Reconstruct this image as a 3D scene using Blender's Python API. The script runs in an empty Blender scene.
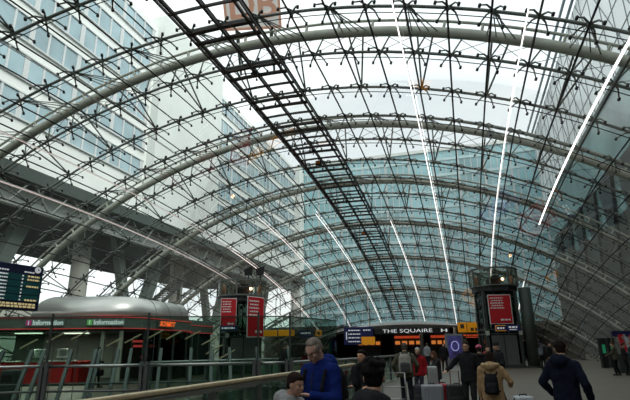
import bpy, math, random
from mathutils import Vector, Matrix
R_ = random.Random(7)
sc = bpy.context.scene
C = sc.collection
pi = math.pi
# ---------------------------------------------------------------- camera
F_PX, PITCH, YAW, ROLL = 487.59, .29326, .28767, -.01335
CAM = Vector((0, 0, 1.55))
cF = Vector((-math.sin(YAW)*math.cos(PITCH), math.cos(YAW)*math.cos(PITCH), math.sin(PITCH)))
cR0 = Vector((math.cos(YAW), math.sin(YAW), 0)); cU0 = cR0.cross(cF)
cR = cR0*math.cos(ROLL)+cU0*math.sin(ROLL); cU = -cR0*math.sin(ROLL)+cU0*math.cos(ROLL)
cd = bpy.data.cameras.new('camera'); cam = bpy.data.objects.new('camera', cd); C.objects.link(cam)
cd.sensor_width = 36; cd.lens = F_PX*36/630; cd.clip_end = 500; cd.clip_start = .05
m = Matrix((cR, cU, -cF)).transposed().to_4x4(); m.translation = CAM
cam.matrix_world = m
sc.camera = cam
# ---------------------------------------------------------------- world, sun, exposure
W = bpy.data.worlds.new('overcast_sky'); sc.world = W; W.use_nodes = True
nt = W.node_tree; nt.nodes.clear()
tc = nt.nodes.new('ShaderNodeTexCoord'); mp = nt.nodes.new('ShaderNodeMapping'); mp.inputs['Scale'].default_value = (1.2, 1.2, 4)
nz = nt.nodes.new('ShaderNodeTexNoise'); nz.inputs['Scale'].default_value = 2.2; nz.inputs['Detail'].default_value = 4
cr = nt.nodes.new('ShaderNodeValToRGB')
cr.color_ramp.elements[0].position = .35; cr.color_ramp.elements[0].color = (.86, .89, .93, 1)
cr.color_ramp.elements[1].position = .62; cr.color_ramp.elements[1].color = (1, 1, 1, 1)
bg = nt.nodes.new('ShaderNodeBackground'); bg.inputs['Strength'].default_value = 1.32
wo = nt.nodes.new('ShaderNodeOutputWorld')
L = nt.links.new
L(tc.outputs['Generated'], mp.inputs['Vector']); L(mp.outputs[0], nz.inputs['Vector']); L(nz.outputs['Fac'], cr.inputs[0]); L(cr.outputs[0], bg.inputs[0]); L(bg.outputs[0], wo.inputs[0])
sd = bpy.data.lights.new('sun', 'SUN'); sd.energy = 2.2; sd.angle = math.radians(40); sd.color = (1, .97, .92)
so = bpy.data.objects.new('sun', sd); C.objects.link(so)
so.rotation_euler = Vector((-.75, .35, -.75)).to_track_quat('-Z', 'Y').to_euler()
so.location = (20, -10, 40)
sc.view_settings.view_transform = 'Standard'; sc.view_settings.look = 'None'
sc.view_settings.exposure = 0.16; sc.view_settings.gamma = 1; sc.view_settings.use_curve_mapping = False
sc.cycles.transparent_max_bounces = 32
sc.cycles.max_bounces = 8

# ---------------------------------------------------------------- materials
MATS = {}
def mat(name, col, rough=.6, metal=0, noise=.08, scale=6, emit=0, spec=.4, ecol=None, bump=0):
    if name in MATS: return MATS[name]
    m = bpy.data.materials.new(name); m.use_nodes = True; nt = m.node_tree
    b = nt.nodes['Principled BSDF']
    b.inputs['Roughness'].default_value = rough; b.inputs['Metallic'].default_value = metal
    b.inputs['Specular IOR Level'].default_value = spec
    tc = nt.nodes.new('ShaderNodeTexCoord'); n = nt.nodes.new('ShaderNodeTexNoise'); n.inputs['Scale'].default_value = scale; n.inputs['Detail'].default_value = 4
    r = nt.nodes.new('ShaderNodeValToRGB')
    c = Vector(col[:3])
    r.color_ramp.elements[0].position = .3; r.color_ramp.elements[0].color = (*[max(0, v*(1-noise)) for v in c], 1)
    r.color_ramp.elements[1].position = .7; r.color_ramp.elements[1].color = (*[min(1, v*(1+noise)) for v in c], 1)
    nt.links.new(tc.outputs['Object'], n.inputs['Vector']); nt.links.new(n.outputs['Fac'], r.inputs[0]); nt.links.new(r.outputs[0], b.inputs['Base Color'])
    if bump:
        bp = nt.nodes.new('ShaderNodeBump'); bp.inputs['Strength'].default_value = bump; bp.inputs['Distance'].default_value = .01
        nt.links.new(n.outputs['Fac'], bp.inputs['Height']); nt.links.new(bp.outputs[0], b.inputs['Normal'])
    if emit:
        b.inputs['Emission Color'].default_value = (*(ecol or col)[:3], 1); b.inputs['Emission Strength'].default_value = emit
    MATS[name] = m
    return m
def glass(name, tint, refl=.5, rough=.02, blend=.12, gcol=(1, 1, 1)):
    if name in MATS: return MATS[name]
    m = bpy.data.materials.new(name); m.use_nodes = True; nt = m.node_tree; nt.nodes.clear()
    o = nt.nodes.new('ShaderNodeOutputMaterial'); mx = nt.nodes.new('ShaderNodeMixShader')
    t = nt.nodes.new('ShaderNodeBsdfTransparent'); t.inputs[0].default_value = (*tint, 1)
    g = nt.nodes.new('ShaderNodeBsdfGlossy'); g.inputs['Roughness'].default_value = rough; g.inputs[0].default_value = (*gcol, 1)
    lw = nt.nodes.new('ShaderNodeLayerWeight'); lw.inputs['Blend'].default_value = blend
    ma = nt.nodes.new('ShaderNodeMath'); ma.operation = 'MULTIPLY'; ma.inputs[1].default_value = refl
    nt.links.new(lw.outputs['Fresnel'], ma.inputs[0]); nt.links.new(ma.outputs[0], mx.inputs[0])
    nt.links.new(t.outputs[0], mx.inputs[1]); nt.links.new(g.outputs[0], mx.inputs[2]); nt.links.new(mx.outputs[0], o.inputs[0])
    MATS[name] = m
    return m
M_steel = mat('painted_grey_green_steel', (.15, .165, .15), .45, 0, .1)
M_tube = mat('painted_main_arch_steel', (.36, .37, .31), .45, 0, .1, 3)
M_darksteel = mat('dark_green_steel', (.05, .062, .056), .45, .2, .15)
M_black = mat('black_sealant', (.012, .013, .014), .6)
M_gantry = mat('brown_black_gantry_steel', (.035, .028, .024), .5, .2, .3)
M_inox = mat('brushed_steel', (.42, .43, .43), .3, .9, .08)
M_dglass = glass('canopy_glass', (.86, .93, .915), .32)
M_pglass = glass('green_screen_glass', (.70, .80, .75), .55, .01, .16)

# ---------------------------------------------------------------- mesh building
class MB:
    def __init__(s): s.v = []; s.f = []; s.mi = []
    def add(s, vs, fs, mi=0):
        o = len(s.v); s.v += [tuple(v) for v in vs]; s.f += [tuple(i+o for i in f) for f in fs]; s.mi += [mi]*len(fs)
    def box(s, c, d, rz=0, mi=0, rot=None):
        hx, hy, hz = d[0]/2, d[1]/2, d[2]/2
        r = rot or Matrix.Rotation(rz, 3, 'Z'); c = Vector(c)
        vs = [c + r @ Vector((x*hx, y*hy, z*hz)) for z in (-1, 1) for y in (-1, 1) for x in (-1, 1)]
        s.add(vs, [(0, 2, 3, 1), (4, 5, 7, 6), (0, 1, 5, 4), (2, 6, 7, 3), (0, 4, 6, 2), (1, 3, 7, 5)], mi)
        return s
    def bar(s, a, b, w, h, up=(0, 0, 1), mi=0):
        a = Vector(a); b = Vector(b); d = (b-a); l = d.length
        if l < 1e-6: return s
        d.normalize(); u = Vector(up); x = d.cross(u)
        if x.length < 1e-4: x = d.cross(Vector((1, 0, 0)))
        x.normalize(); u = x.cross(d)
        s.box((a+b)/2, (w, l, h), 0, mi, Matrix((x, d, u)).transposed())
        return s
    def tube(s, pts, r, n=8, mi=0, cap=True, radii=None):
        pts = [Vector(p) for p in pts]; rings = []; ref = None
        for i, p in enumerate(pts):
            d = (pts[min(i+1, len(pts)-1)]-pts[max(i-1, 0)]).normalized()
            if ref is None:
                ref = d.cross(Vector((0, 0, 1)))
                if ref.length < .01: ref = d.cross(Vector((1, 0, 0)))
            x = (ref - d*ref.dot(d)).normalized(); ref = x; y = d.cross(x)
            rr = radii[i] if radii else r
            rings.append([p + x*rr*math.cos(2*pi*j/n) + y*rr*math.sin(2*pi*j/n) for j in range(n)])
        vs = [v for g in rings for v in g]
        fs = [(i*n+j, i*n+(j+1) % n, (i+1)*n+(j+1) % n, (i+1)*n+j) for i in range(len(pts)-1) for j in range(n)]
        if cap: fs += [tuple(range(n-1, -1, -1)), tuple((len(pts)-1)*n+j for j in range(n))]
        s.add(vs, fs, mi); return s
    def ell(s, c, r, n=12, m=8, rot=None, mi=0):
        c = Vector(c); rot = rot or Matrix.Identity(3); vs = [c + rot @ Vector((0, 0, -r[2]))]
        for i in range(1, m):
            a = -pi/2 + pi*i/m
            for j in range(n):
                b = 2*pi*j/n; vs.append(c + rot @ Vector((r[0]*math.cos(a)*math.cos(b), r[1]*math.cos(a)*math.sin(b), r[2]*math.sin(a))))
        vs.append(c + rot @ Vector((0, 0, r[2])))
        fs = [(0, 1+(j+1) % n, 1+j) for j in range(n)]
        for i in range(m-2):
            for j in range(n): fs.append((1+i*n+j, 1+i*n+(j+1) % n, 1+(i+1)*n+(j+1) % n, 1+(i+1)*n+j))
        T = len(vs)-1; fs += [(T, 1+(m-2)*n+j, 1+(m-2)*n+(j+1) % n) for j in range(n)]
        s.add(vs, fs, mi); return s
    def cap(s, a, b, ra, rb, n=10):                     # tapered limb with round ends
        a = Vector(a); b = Vector(b); d = b-a; L_ = d.length; d.normalize(); pts = []; rad = []
        for t in (-1, -.8, -.5, 0): pts.append(a+d*ra*t); rad.append(ra*math.sqrt(max(.0004, 1-t*t)))
        for t in (0, .5, .8, 1): pts.append(b+d*rb*t); rad.append(rb*math.sqrt(max(.0004, 1-t*t)))
        s.tube(pts, 0, n, 0, True, rad); return s
    def loft(s, secs, n=16):                            # stacked ellipses (z, rx, ry, cx, cy)
        vs = []
        for z, rx, ry, cx, cy in secs:
            vs += [(cx+rx*math.cos(2*pi*j/n), cy+ry*math.sin(2*pi*j/n), z) for j in range(n)]
        m_ = len(secs)
        fs = [(i*n+j, i*n+(j+1) % n, (i+1)*n+(j+1) % n, (i+1)*n+j) for i in range(m_-1) for j in range(n)]
        fs += [tuple(range(n-1, -1, -1)), tuple((m_-1)*n+j for j in range(n))]
        s.add(vs, fs); return s
    def prism(s, poly, z0, z1, mi=0):
        n = len(poly)
        vs = [(x, y, z0) for x, y in poly]+[(x, y, z1) for x, y in poly]
        s.add(vs, [tuple(range(n-1, -1, -1)), tuple(range(n, 2*n))]+[(i, (i+1) % n, n+(i+1) % n, n+i) for i in range(n)], mi)
        return s
    def mesh(s, name, mats, smooth=False):
        me = bpy.data.meshes.new(name); me.from_pydata(s.v, [], s.f)
        for mm in (mats if isinstance(mats, (list, tuple)) else [mats]): me.materials.append(mm)
        if any(s.mi): me.polygons.foreach_set('material_index', s.mi)
        if smooth: me.polygons.foreach_set('use_smooth', [True]*len(me.polygons))
        me.update(); return me
    def build(s, name, mats, parent=None, smooth=False, loc=None):
        o = bpy.data.objects.new(name, s.mesh(name, mats, smooth)); C.objects.link(o)
        if parent: o.parent = parent
        if loc: o.location = loc
        return o
def tag(o, label=None, cat=None, group=None, kind=None):
    if label: o['label'] = label
    if cat: o['category'] = cat
    if group: o['group'] = group
    if kind: o['kind'] = kind
    return o
def thing(name, label, cat, loc=(0, 0, 0), rz=0, group=None):
    o = bpy.data.objects.new(name, None); C.objects.link(o); o.location = loc; o.rotation_euler = (0, 0, rz); o.empty_display_size = .2
    return tag(o, label, cat, group)
def bevel(o, w=.01, n=2):
    b = o.modifiers.new('bevel', 'BEVEL'); b.width = w; b.segments = n; b.limit_method = 'ANGLE'; return o
def remesh(o, vox, it=4, shade=True):
    r = o.modifiers.new('remesh', 'REMESH'); r.mode = 'VOXEL'; r.voxel_size = vox; r.use_smooth_shade = shade
    s_ = o.modifiers.new('smooth', 'SMOOTH'); s_.iterations = it; s_.factor = .5
    return o
def copy_tree(o, parent=None):
    c = o.copy(); C.objects.link(c)
    if parent: c.parent = parent
    for ch in o.children: copy_tree(ch, c)
    return c
def text(body, size, matr, name='lettering', parent=None, loc=(0, 0, 0), rot=(pi/2, 0, 0), ext=.01, shear=0, sx=1, bold=0):
    cu = bpy.data.curves.new('t', 'FONT'); cu.body = body; cu.size = size; cu.extrude = ext; cu.align_x = 'CENTER'; cu.align_y = 'CENTER'; cu.shear = shear; cu.offset = bold; cu.resolution_u = 3
    t = bpy.data.objects.new('t', cu); C.objects.link(t)
    dg = bpy.context.evaluated_depsgraph_get(); me = bpy.data.meshes.new_from_object(t.evaluated_get(dg))
    bpy.data.objects.remove(t); me.materials.clear(); me.materials.append(matr)
    o = bpy.data.objects.new(name, me); C.objects.link(o); o.location = loc; o.rotation_euler = rot; o.scale = (sx, 1, 1)
    if parent: o.parent = parent
    return o

# ---------------------------------------------------------------- canopy surface (ellipsoidal shell)
S = .62
A_, B_, Cc, c0, a0, b0, y0, dk, dth, pw = 41.5634, 101.9587, 47.512, -30.012, -10.3255, 23.8748, 19.0679, 3.8904, .044387, -.12705
def surf(k, i, off=0):
    y = y0+k*dk; s = math.sqrt(max(1-((y-b0)/B_)**2, 1e-4)); th = i*dth
    rx = A_*s**pw + off/S; rz = Cc*s**.5*s**.5 + off/S
    return Vector(((a0+rx*math.sin(th))*S, y*S, 1.55+(c0+rz*math.cos(th)-1.55)*S))
def ibase(k, off=0, z=0.05):
    y = y0+k*dk; s = math.sqrt(max(1-((y-b0)/B_)**2, 1e-4)); rz = Cc*s + off/S
    zz = 1.55+(z-1.55)/S
    return math.acos(min(1, (zz-c0)/rz))/dth
K0, K1 = -6, 18.4
def arc(k, off, n=48, z=0.05):
    ib = ibase(k, off, z); return [surf(k, -ib+2*ib*j/n, off) for j in range(n+1)]

# ================================================================ SETTING
# floor: pale stone slabs
mf = bpy.data.materials.new('stone_floor'); mf.use_nodes = True; nt = mf.node_tree; b = nt.nodes['Principled BSDF']
tc = nt.nodes.new('ShaderNodeTexCoord'); br = nt.nodes.new('ShaderNodeTexBrick'); br.offset = 0
br.inputs['Scale'].default_value = 1; br.inputs['Mortar Size'].default_value = .012; br.inputs['Brick Width'].default_value = 1.2; br.inputs['Row Height'].default_value = 1.2
br.inputs['Color1'].default_value = (.155, .13, .097, 1); br.inputs['Color2'].default_value = (.14, .117, .088, 1); br.inputs['Mortar'].default_value = (.09, .08, .065, 1)
n = nt.nodes.new('ShaderNodeTexNoise'); n.inputs['Scale'].default_value = .8; n.inputs['Detail'].default_value = 6
mx = nt.nodes.new('ShaderNodeMixRGB'); mx.blend_type = 'MULTIPLY'; mx.inputs[0].default_value = .35
nt.links.new(tc.outputs['Object'], br.inputs['Vector']); nt.links.new(tc.outputs['Object'], n.inputs['Vector']); nt.links.new(br.outputs['Color'], mx.inputs[1]); nt.links.new(n.outputs['Fac'], mx.inputs[2]); nt.links.new(mx.outputs[0], b.inputs['Base Color'])
b.inputs['Roughness'].default_value = .45; b.inputs['Specular IOR Level'].default_value = .35
tag(MB().box((-8, 35, -.15), (90, 120, .3)).build('floor', mf), 'pale beige stone slab floor of the concourse', kind='structure')

tag(MB().box((-20, 60, -.5), (500, 500, .3)).build('ground', mat('asphalt_ground', (.09, .09, .085), .9)), 'dark asphalt ground outside', kind='structure')
# glass roof
g = MB(); ks = [K0+(K1-K0)*j/50 for j in range(51)]; NI = 60
ids = []
for k in ks:
    ib = ibase(k, -.2); row = []
    for j in range(NI+1): g.v.append(tuple(surf(k, -ib+2*ib*j/NI, -.2)))
for a in range(50):
    for j in range(NI):
        p = a*(NI+1)+j; g.f.append((p, p+1, p+NI+2, p+NI+1)); g.mi.append(0)
roof = tag(g.build('ceiling', M_dglass, smooth=True), 'huge arched glass canopy over the concourse', kind='structure')

# ribs, glass joints
for k in range(K0, 19):
    MB().tube(arc(k, 0), .05, 7).build('rib', M_steel, roof, True)
    MB().tube(arc(k, -.2), .017, 4).build('glass_joint', M_black, roof)
def joint_path(i, off, ka=K0, kb=18.4, zmin=.1, step=.5):
    pts = []; k = ka
    while k <= kb+1e-6:
        if abs(i) <= ibase(k, off, zmin): pts.append(surf(k, i, off))
        k += step
    return pts
for i in range(-21, 22):
    P = joint_path(i, -.22)
    if len(P) > 2: MB().tube(P, .031, 4).build('glass_joint', M_black, roof)
# main arches with a thinner upper chord, posts, braces and struts
mains = [-5, -2, 1, 4, 7, 10, 13, 16]
for k in mains:
    o = .78
    ma_ = MB().tube(arc(k, o, 60, .0), .17 if k < 12 else .15, 12).build('main_arch', M_tube, roof, True)
    u = MB().tube(arc(k+.0, o+.42, 60, .0), .05, 7)
    ib = int(ibase(k, 0)) ; b2 = MB()
    for i in range(-ib, ib+1):
        u.tube([surf(k, i-.35, o), surf(k, i-.35, o+.42)], .05, 6)
        b2.tube([surf(k, i, 0), surf(k, i+.25, o)], .028, 5)
        if i < ib:
            b2.tube([surf(k, i+.1, .62), surf(k, i+1, .05)], .011, 4); b2.tube([surf(k, i, .05), surf(k, i+.9, .62)], .011, 4)
    u.build('upper_chord', M_tube, ma_, True); b2.build('cross_brace', M_steel, ma_)
    for i in range(-21, 22, 2):
        if abs(i) > ibase(k, 0)-1: continue
        st = MB(); near = surf(k-1, i, .02); far = surf(k+1, i, .02)
        for q in (-.35, -.1, .15, .4): st.tube([near, surf(k, i+q+.15, o)], .02, 5)
        st.tube([far, surf(k, i-.05, o)], .034, 5); st.tube([far, surf(k, i+.4, o)], .034, 5)
        st.build('strut', M_steel, ma_)
# spider fittings
sp = MB()
sp.ell((0, 0, 0), (.075, .075, .07), 8, 6)
sp.tube([(0, 0, .07), (0, 0, -.19)], .022, 6)
for sx in (-1, 1):
    for sy in (-1, 1):
        sp.tube([(0, 0, .03), (sx*.17, sy*.22, .02), (sx*.31, sy*.42, -.15)], .018, 6, radii=[.036, .027, .02])
        sp.tube([(sx*.31, sy*.42, -.12), (sx*.31, sy*.42, -.21)], .042, 8, 1)
spm = sp.mesh('spider_fitting', [M_steel, M_black], True)
nodes = []
for k in range(K0, 19):
    ib = ibase(k, 0)-.5
    for i in range(-21, 22):
        if abs(i) > ib: continue
        p = surf(k, i, 0); q = p-CAM; d = q.dot(cF)
        vis = False
        if d > 1:
            X = 315+F_PX*q.dot(cR)/d; Y = 200-F_PX*q.dot(cU)/d; vis = -5 < X < 635 and -5 < Y < 340
        if not vis and k < -2: continue
        e1 = (surf(k, i+.1, 0)-surf(k, i-.1, 0)).normalized(); e2 = (surf(k+.1, i, 0)-surf(k-.1, i, 0)).normalized()
        nn = e1.cross(e2).normalized()
        if (nn.z < 0): nn = -nn
        e2 = nn.cross(e1)
        M4 = Matrix((e1, e2, nn)).transposed().to_4x4(); M4.translation = p
        nodes.append((0 if vis else 1, q.length, M4))
nodes.sort(key=lambda t: (t[0], t[1]))
for _, _, M4 in nodes[:100]:
    o = bpy.data.objects.new('spider_fitting', spm); C.objects.link(o); o.parent = roof; o.matrix_local = M4
rest = MB()
for _, _, M4 in nodes[100:]:
    o_ = len(rest.v); rest.v += [tuple(M4 @ Vector(v)) for v in sp.v]; rest.f += [tuple(i+o_ for i in f) for f in sp.f]; rest.mi += sp.mi
tag(rest.build('spider_fitting', [M_steel, M_black], roof, True), kind='stuff')
# ---- light strips
M_lamp = mat('white_tube_light', (1, .96, .92), .4, emit=2.2, noise=.01)
M_lamp1 = mat('pinkish_tube_light', (1, .86, .82), .4, emit=1.4, noise=.01)
M_lamp2 = mat('dim_tube_light', (.8, .66, .62), .4, emit=.45, noise=.01)
M_lamp3 = mat('grey_light_housing', (.5, .5, .5), .4, .3)
def strip(i, ka, kb, m_, label, w=.027):
    P = joint_path(i, -.36, ka, kb, 1.2, .25)
    t = thing('light_strip', label, 'light', P[0], 0, 'long tube lights along the roof joints')
    MB().tube([p-P[0] for p in P], w*.6, 6).build('tube_light', m_, t)
    h = MB().tube([p-P[0] for p in [surf_p for surf_p in joint_path(i, -.30, ka, kb, 1.2, .25)]], w*.5, 4).build('housing', M_lamp3, t)
strip(4.76, -6, 18.1, M_lamp, 'full-length white tube light down the middle, nearest the dark gantry')
strip(7.76, -6, 17.9, M_lamp, 'white tube light running down behind the top of the right lift tower')
strip(9.8, -6, 6.8, M_lamp, 'thick white tube light at the upper right edge, nearest the camera', .06)
strip(9.9, 11.7, 16.6, M_lamp, 'short white tube light low on the right, just right of the right lift tower')
strip(1.9, 8.6, 18.1, M_lamp, 'white tube light that starts beside the right edge of the dark gantry')
strip(-2.2, 7.6, 18.1, M_lamp, 'short white tube light starting just left of the dark gantry in the far roof')
strip(-5.2, 6.8, 18.1, M_lamp1, 'pinkish tube light left of the gantry ending above the man in blue')
strip(-5.2, -6, 6.8, M_lamp3, 'unlit grey tube light crossing the upper left corner of the roof')
strip(-8.2, -6, 8, M_lamp2, 'dull pink tube light crossing the left half, ending above the left lift tower')
strip(-8.2, 8, 18.1, M_lamp1, 'short pinkish tube light descending to the right of the left lift tower')
strip(-10.2, -6, 15.0, M_lamp2, 'lowest dull pink tube light on the left side of the roof', .04)
# ---- maintenance gantry
gt = thing('maintenance_gantry', 'dark ladder-like steel gantry running under the glass roof', 'gantry')
for i, w in ((-1, .04), (-.86, .07), (0, .08), (.86, .07), (1, .04)):
    pts = joint_path(i, -.34, K0, 18); mb = MB()
    for a, b2 in zip(pts[:-1], pts[1:]): mb.bar(a, b2, w, .09)
    mb.build('rail', M_gantry, gt)
k = K0
for k in range(K0, 18):
    for dq in (.12, .45, .88):
        mb = MB()
        P = [surf(k+dq, -1+j/3, -.34) for j in range(7)]
        for a, b2 in zip(P[:-1], P[1:]): mb.bar(a, b2, .13 if dq != .45 else .06, .08)
        mb.build('crossbar', M_gantry, gt)
    mb = MB()
    P = [surf(k+.5, -1+j/3, -.62) for j in range(7)]
M_orange = mat('orange_paint', (.75, .22, .03), .5)
for k, i in ((4.55, -.1), (9.4, -.1), (14.6, 0), (16.5, .1)):
    p = surf(k, i, -.5)
    t = thing('floodlight', 'small orange and black floodlight under the roof gantry', 'light', p, .3, 'floodlights on the gantry')
    bevel(MB().box((0, 0, 0), (.34, .2, .22)).build('lamp_head', M_black, t), .02)
    MB().box((-.05, -.12, .0), (.2, .05, .12)).build('lens', M_orange, t)
    MB().bar((0, 0, .1), (0, 0, .22), .05, .05).build('bracket', M_gantry, t)
for k in (-1.6, 1.0, 4.0, 7):
    p = surf(k, 0, -.4)
    t = thing('cable_hanger', 'black tripod cable hanger clipped to the middle rail of the gantry', 'fitting', p, 0, 'cable hangers on the gantry')
    mb = MB().ell((0, 0, 0), (.1, .1, .1), 8, 6)
    for a in range(5): mb.tube([(0, 0, 0), (.55*math.cos(a*1.26+.6), .55*math.sin(a*1.26+.6), .04)], .018, 5); mb.ell((.55*math.cos(a*1.26+.6), .55*math.sin(a*1.26+.6), .03), (.045, .045, .04), 6, 5)
    mb.build('hanger_arm', M_black, t)

# ---------------------------------------------------------------- outside: buildings
M_white = mat('white_facade_panel', (.80, .82, .79), .6, 0, .05, .4)
M_win = mat('blue_window_glass', (.30, .42, .46), .15, .0, .25, .25, spec=.8)
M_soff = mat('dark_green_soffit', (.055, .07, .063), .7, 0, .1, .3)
M_frame = mat('pale_window_frame', (.6, .62, .62), .5)
XL, ZT, ZB = -35.5, 42.5, 16.2
bl = thing('office_building', 'long white office block with ribbon windows above the left of the canopy', 'building')
MB().box((XL-9, 41, (ZT+ZB)/2), (18, 128, ZT-ZB)).build('wall', M_white, bl)
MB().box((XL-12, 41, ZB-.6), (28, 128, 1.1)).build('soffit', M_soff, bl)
MB().box((XL-.4, 41, ZB-1.9), (1, 128, 1.5)).build('cornice', M_white, bl)
z = ZT-1.0; fl = 0
while z-2.3 > ZB+1.5:
    for (ya, yb) in ((-22, 46.8), (64.5, 103.5)):
        wb = MB().box((XL+.03, (ya+yb)/2, z-1.15), (.12, yb-ya, 2.3)).build('window_band', M_win, bl)
        fr = MB(); y = ya
        while y <= yb+.01: fr.box((XL+.12, y, z-1.15), (.12, .22 if (round((y-ya)/1.9) % 3) else .55, 2.3)); y += 1.9
        fr.box((XL+.12, (ya+yb)/2, z-2.36), (.2, yb-ya, .14)); fr.box((XL+.12, (ya+yb)/2, z+.04), (.2, yb-ya, .14))
        fr.build('window_frame', M_frame, wb)
    z -= 3.65; fl += 1
MB().box((XL+.0, 55.7, (ZT+ZB)/2+.9), (2.2, 16.6, ZT-ZB+1.8)).build('stair_tower', mat('plain_panel', (.70, .73, .70), .6, 0, .04, .3), bl)
MB().box((XL+.2, 104.6, (ZT)/2), (2.2, 3.0, ZT)).build('corner_pier', M_white, bl)
# service gallery truss under the facade
tr = MB(); y = -20
tr.tube([(XL+1.6, -22, ZB-3.4), (XL+1.6, 100, ZB-3.4)], .16, 6); tr.tube([(XL+1.6, -22, ZB-.8), (XL+1.6, 100, ZB-.8)], .16, 6)
while y < 98: tr.tube([(XL+1.6, y, ZB-3.4), (XL+1.6, y+2.2, ZB-.8)], .09, 5); tr.tube([(XL+1.6, y+4.4, ZB-3.4), (XL+1.6, y+2.2, ZB-.8)], .09, 5); y += 4.4
tr.build('truss', M_steel, bl)
M_conc = mat('pale_concrete', (.50, .50, .44), .7, 0, .06, .6)
for y in (24, 43.8, 63, 82):
    MB().tube([(XL-4.5, y, 0), (XL-4.5, y, ZB-1)], .95, 20).build('round_column', M_conc, bl, True)
for y in (30, 52, 72, 90):
    vb = MB().bar((XL-3.4, y, 2.0), (XL-3.4, y+5.5, ZB-1), 1.3, 1.1, (1, 0, 0)); vb.bar((XL-3.4, y, 2.0), (XL-3.4, y-4.5, ZB-1), 1.0, .9, (1, 0, 0))
    vb.build('raking_column', mat('grey_green_raking_steel', (.17, .20, .18), .6), bl)
# low parapet beyond the canopy
tag(MB().box((-38, 40, 2.6), (1.2, 120, 5.2)).build('parapet_wall', M_conc), 'low pale concrete parapet running outside the left of the canopy', 'wall')
stn = thing('outdoor_staircase', 'dark grey outdoor stair with railing seen through glass above the silver kiosk roof', 'stairs', (-33.4, 47, 0))
mb = MB()
for j in range(16): mb.box((0, j*.42, 5.6+j*.27), (1.6, .42, .1))
mb.bar((-.8, 0, 5.5), (-.8, 6.5, 9.7), .1, .4); mb.bar((.8, 0, 5.5), (.8, 6.5, 9.7), .1, .4); mb.bar((0, 6.3, 9.7), (0, 6.3, 0), .3, .3, (1, 0, 0)); mb.bar((0, .2, 5.7), (0, .2, 0), .3, .3, (1, 0, 0)); mb.build('flight', M_darksteel, stn)
mb = MB()
for sx in (-.8, .8):
    mb.bar((sx, 0, 6.7), (sx, 6.5, 10.9), .06, .06)
    for j in range(8): mb.bar((sx, j*.92, 5.6+j*.595), (sx, j*.92, 6.7+j*.595), .05, .05, (1, 0, 0))
mb.build('railing', M_darksteel, stn)
# far blue block
M_blue = mat('blue_curtain_glass', (.32, .58, .63), .15, 0, .3, .12, spec=.9)
bf = thing('office_building', 'blue glass office block closing the view beyond the far end of the canopy', 'building', (0, 0, 0))
YF = 106.5
MB().box((-5, YF+8, 21.7), (60, 16, 44.1)).build('curtain_wall', M_blue, bf)
mb = MB(); x = -36
while x <= 26: mb.box((x, YF-.05, 22), (.16 if round((x+36)/1.35) % 4 else .42, .14, 43.5)); x += 1.35
mb.build('mullion', M_frame, bf)
for j in range(12):
    MB().box((-5, YF-.08, 1.5+j*3.65), (62, .2, .62)).build('floor_band', mat('pale_blue_spandrel', (.55, .72, .74), .4, 0, .1, .3), bf)
MB().box((-5, YF+7.9, 44), (62.6, 16.6, .7)).build('roof_edge', M_white, bf)
# right block
M_rp = mat('light_grey_metal_panel', (.85, .87, .87), .5, .0, .06, .2)
M_rt = mat('teal_shade_glazing', (.15, .24, .23), .25, 0, .35, .15, spec=.6)  # darker teal puts the shade deepening down the block into the colour
M_rd = mat('shade_dark_cladding', (.035, .034, .028), .6, 0, .35, .2)  # near-black tone stands for shade and glass reflection low on the block
XR = 17.5
brt = thing('office_building', 'grey panelled block with shade-darkened base rising close along the right of the canopy', 'building')
MB().box((XR+8, 40.5, 36.0), (16, 129, 15.6)).build('upper_facade', M_rp, brt)
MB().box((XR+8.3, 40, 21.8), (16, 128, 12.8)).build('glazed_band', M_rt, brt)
MB().box((XR+8.2, 40, 7.6), (16, 128, 15.4)).build('shade_dark_base', M_rd, brt)
mb = MB()
for q in (0, .9): mb.tube([(XR-.5-q, -24, 43.6+q*.3), (XR-.5-q, 104, 43.6+q*.3)], .2, 6)
mb.build('roof_rail', mat('blue_grey_rail', (.2, .24, .27), .5), brt)
mb = MB(); y = -24
while y < 105:
    mb.box((XR-.02, y, 36), (.08, .09, 15.5)); y += 3.2
for z in (28.3, 31.2, 34.4, 37.6, 40.8): mb.box((XR-.02, 40, z), (.08, 128, .08))
mb.build('panel_joint', mat('joint_grey', (.2, .21, .22), .6), brt)
mb = MB(); y = -20
while y < 94:
    mb.tube([(XR-.05, y, 28.4), (XR-.05, y+9, 43.6)], .05, 4); y += 4.5
mb.build('tension_rod', mat('joint_grey', (.2, .21, .22), .6), brt)
mb = MB(); y = -20
while y < 98:
    mb.add([(XR-.1, y, 20.5), (XR-.1, y+6.0, 20.5), (XR-.1, y+3, 9), (XR+.35, y, 20.5), (XR+.35, y+6.0, 20.5), (XR+.35, y+3, 9)], [(0, 2, 1), (3, 4, 5), (0, 1, 4, 3), (1, 2, 5, 4), (2, 0, 3, 5)]); y += 8
mb.build('triangular_pier', mat('near_black_pier', (.035, .04, .04), .6), brt)
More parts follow.
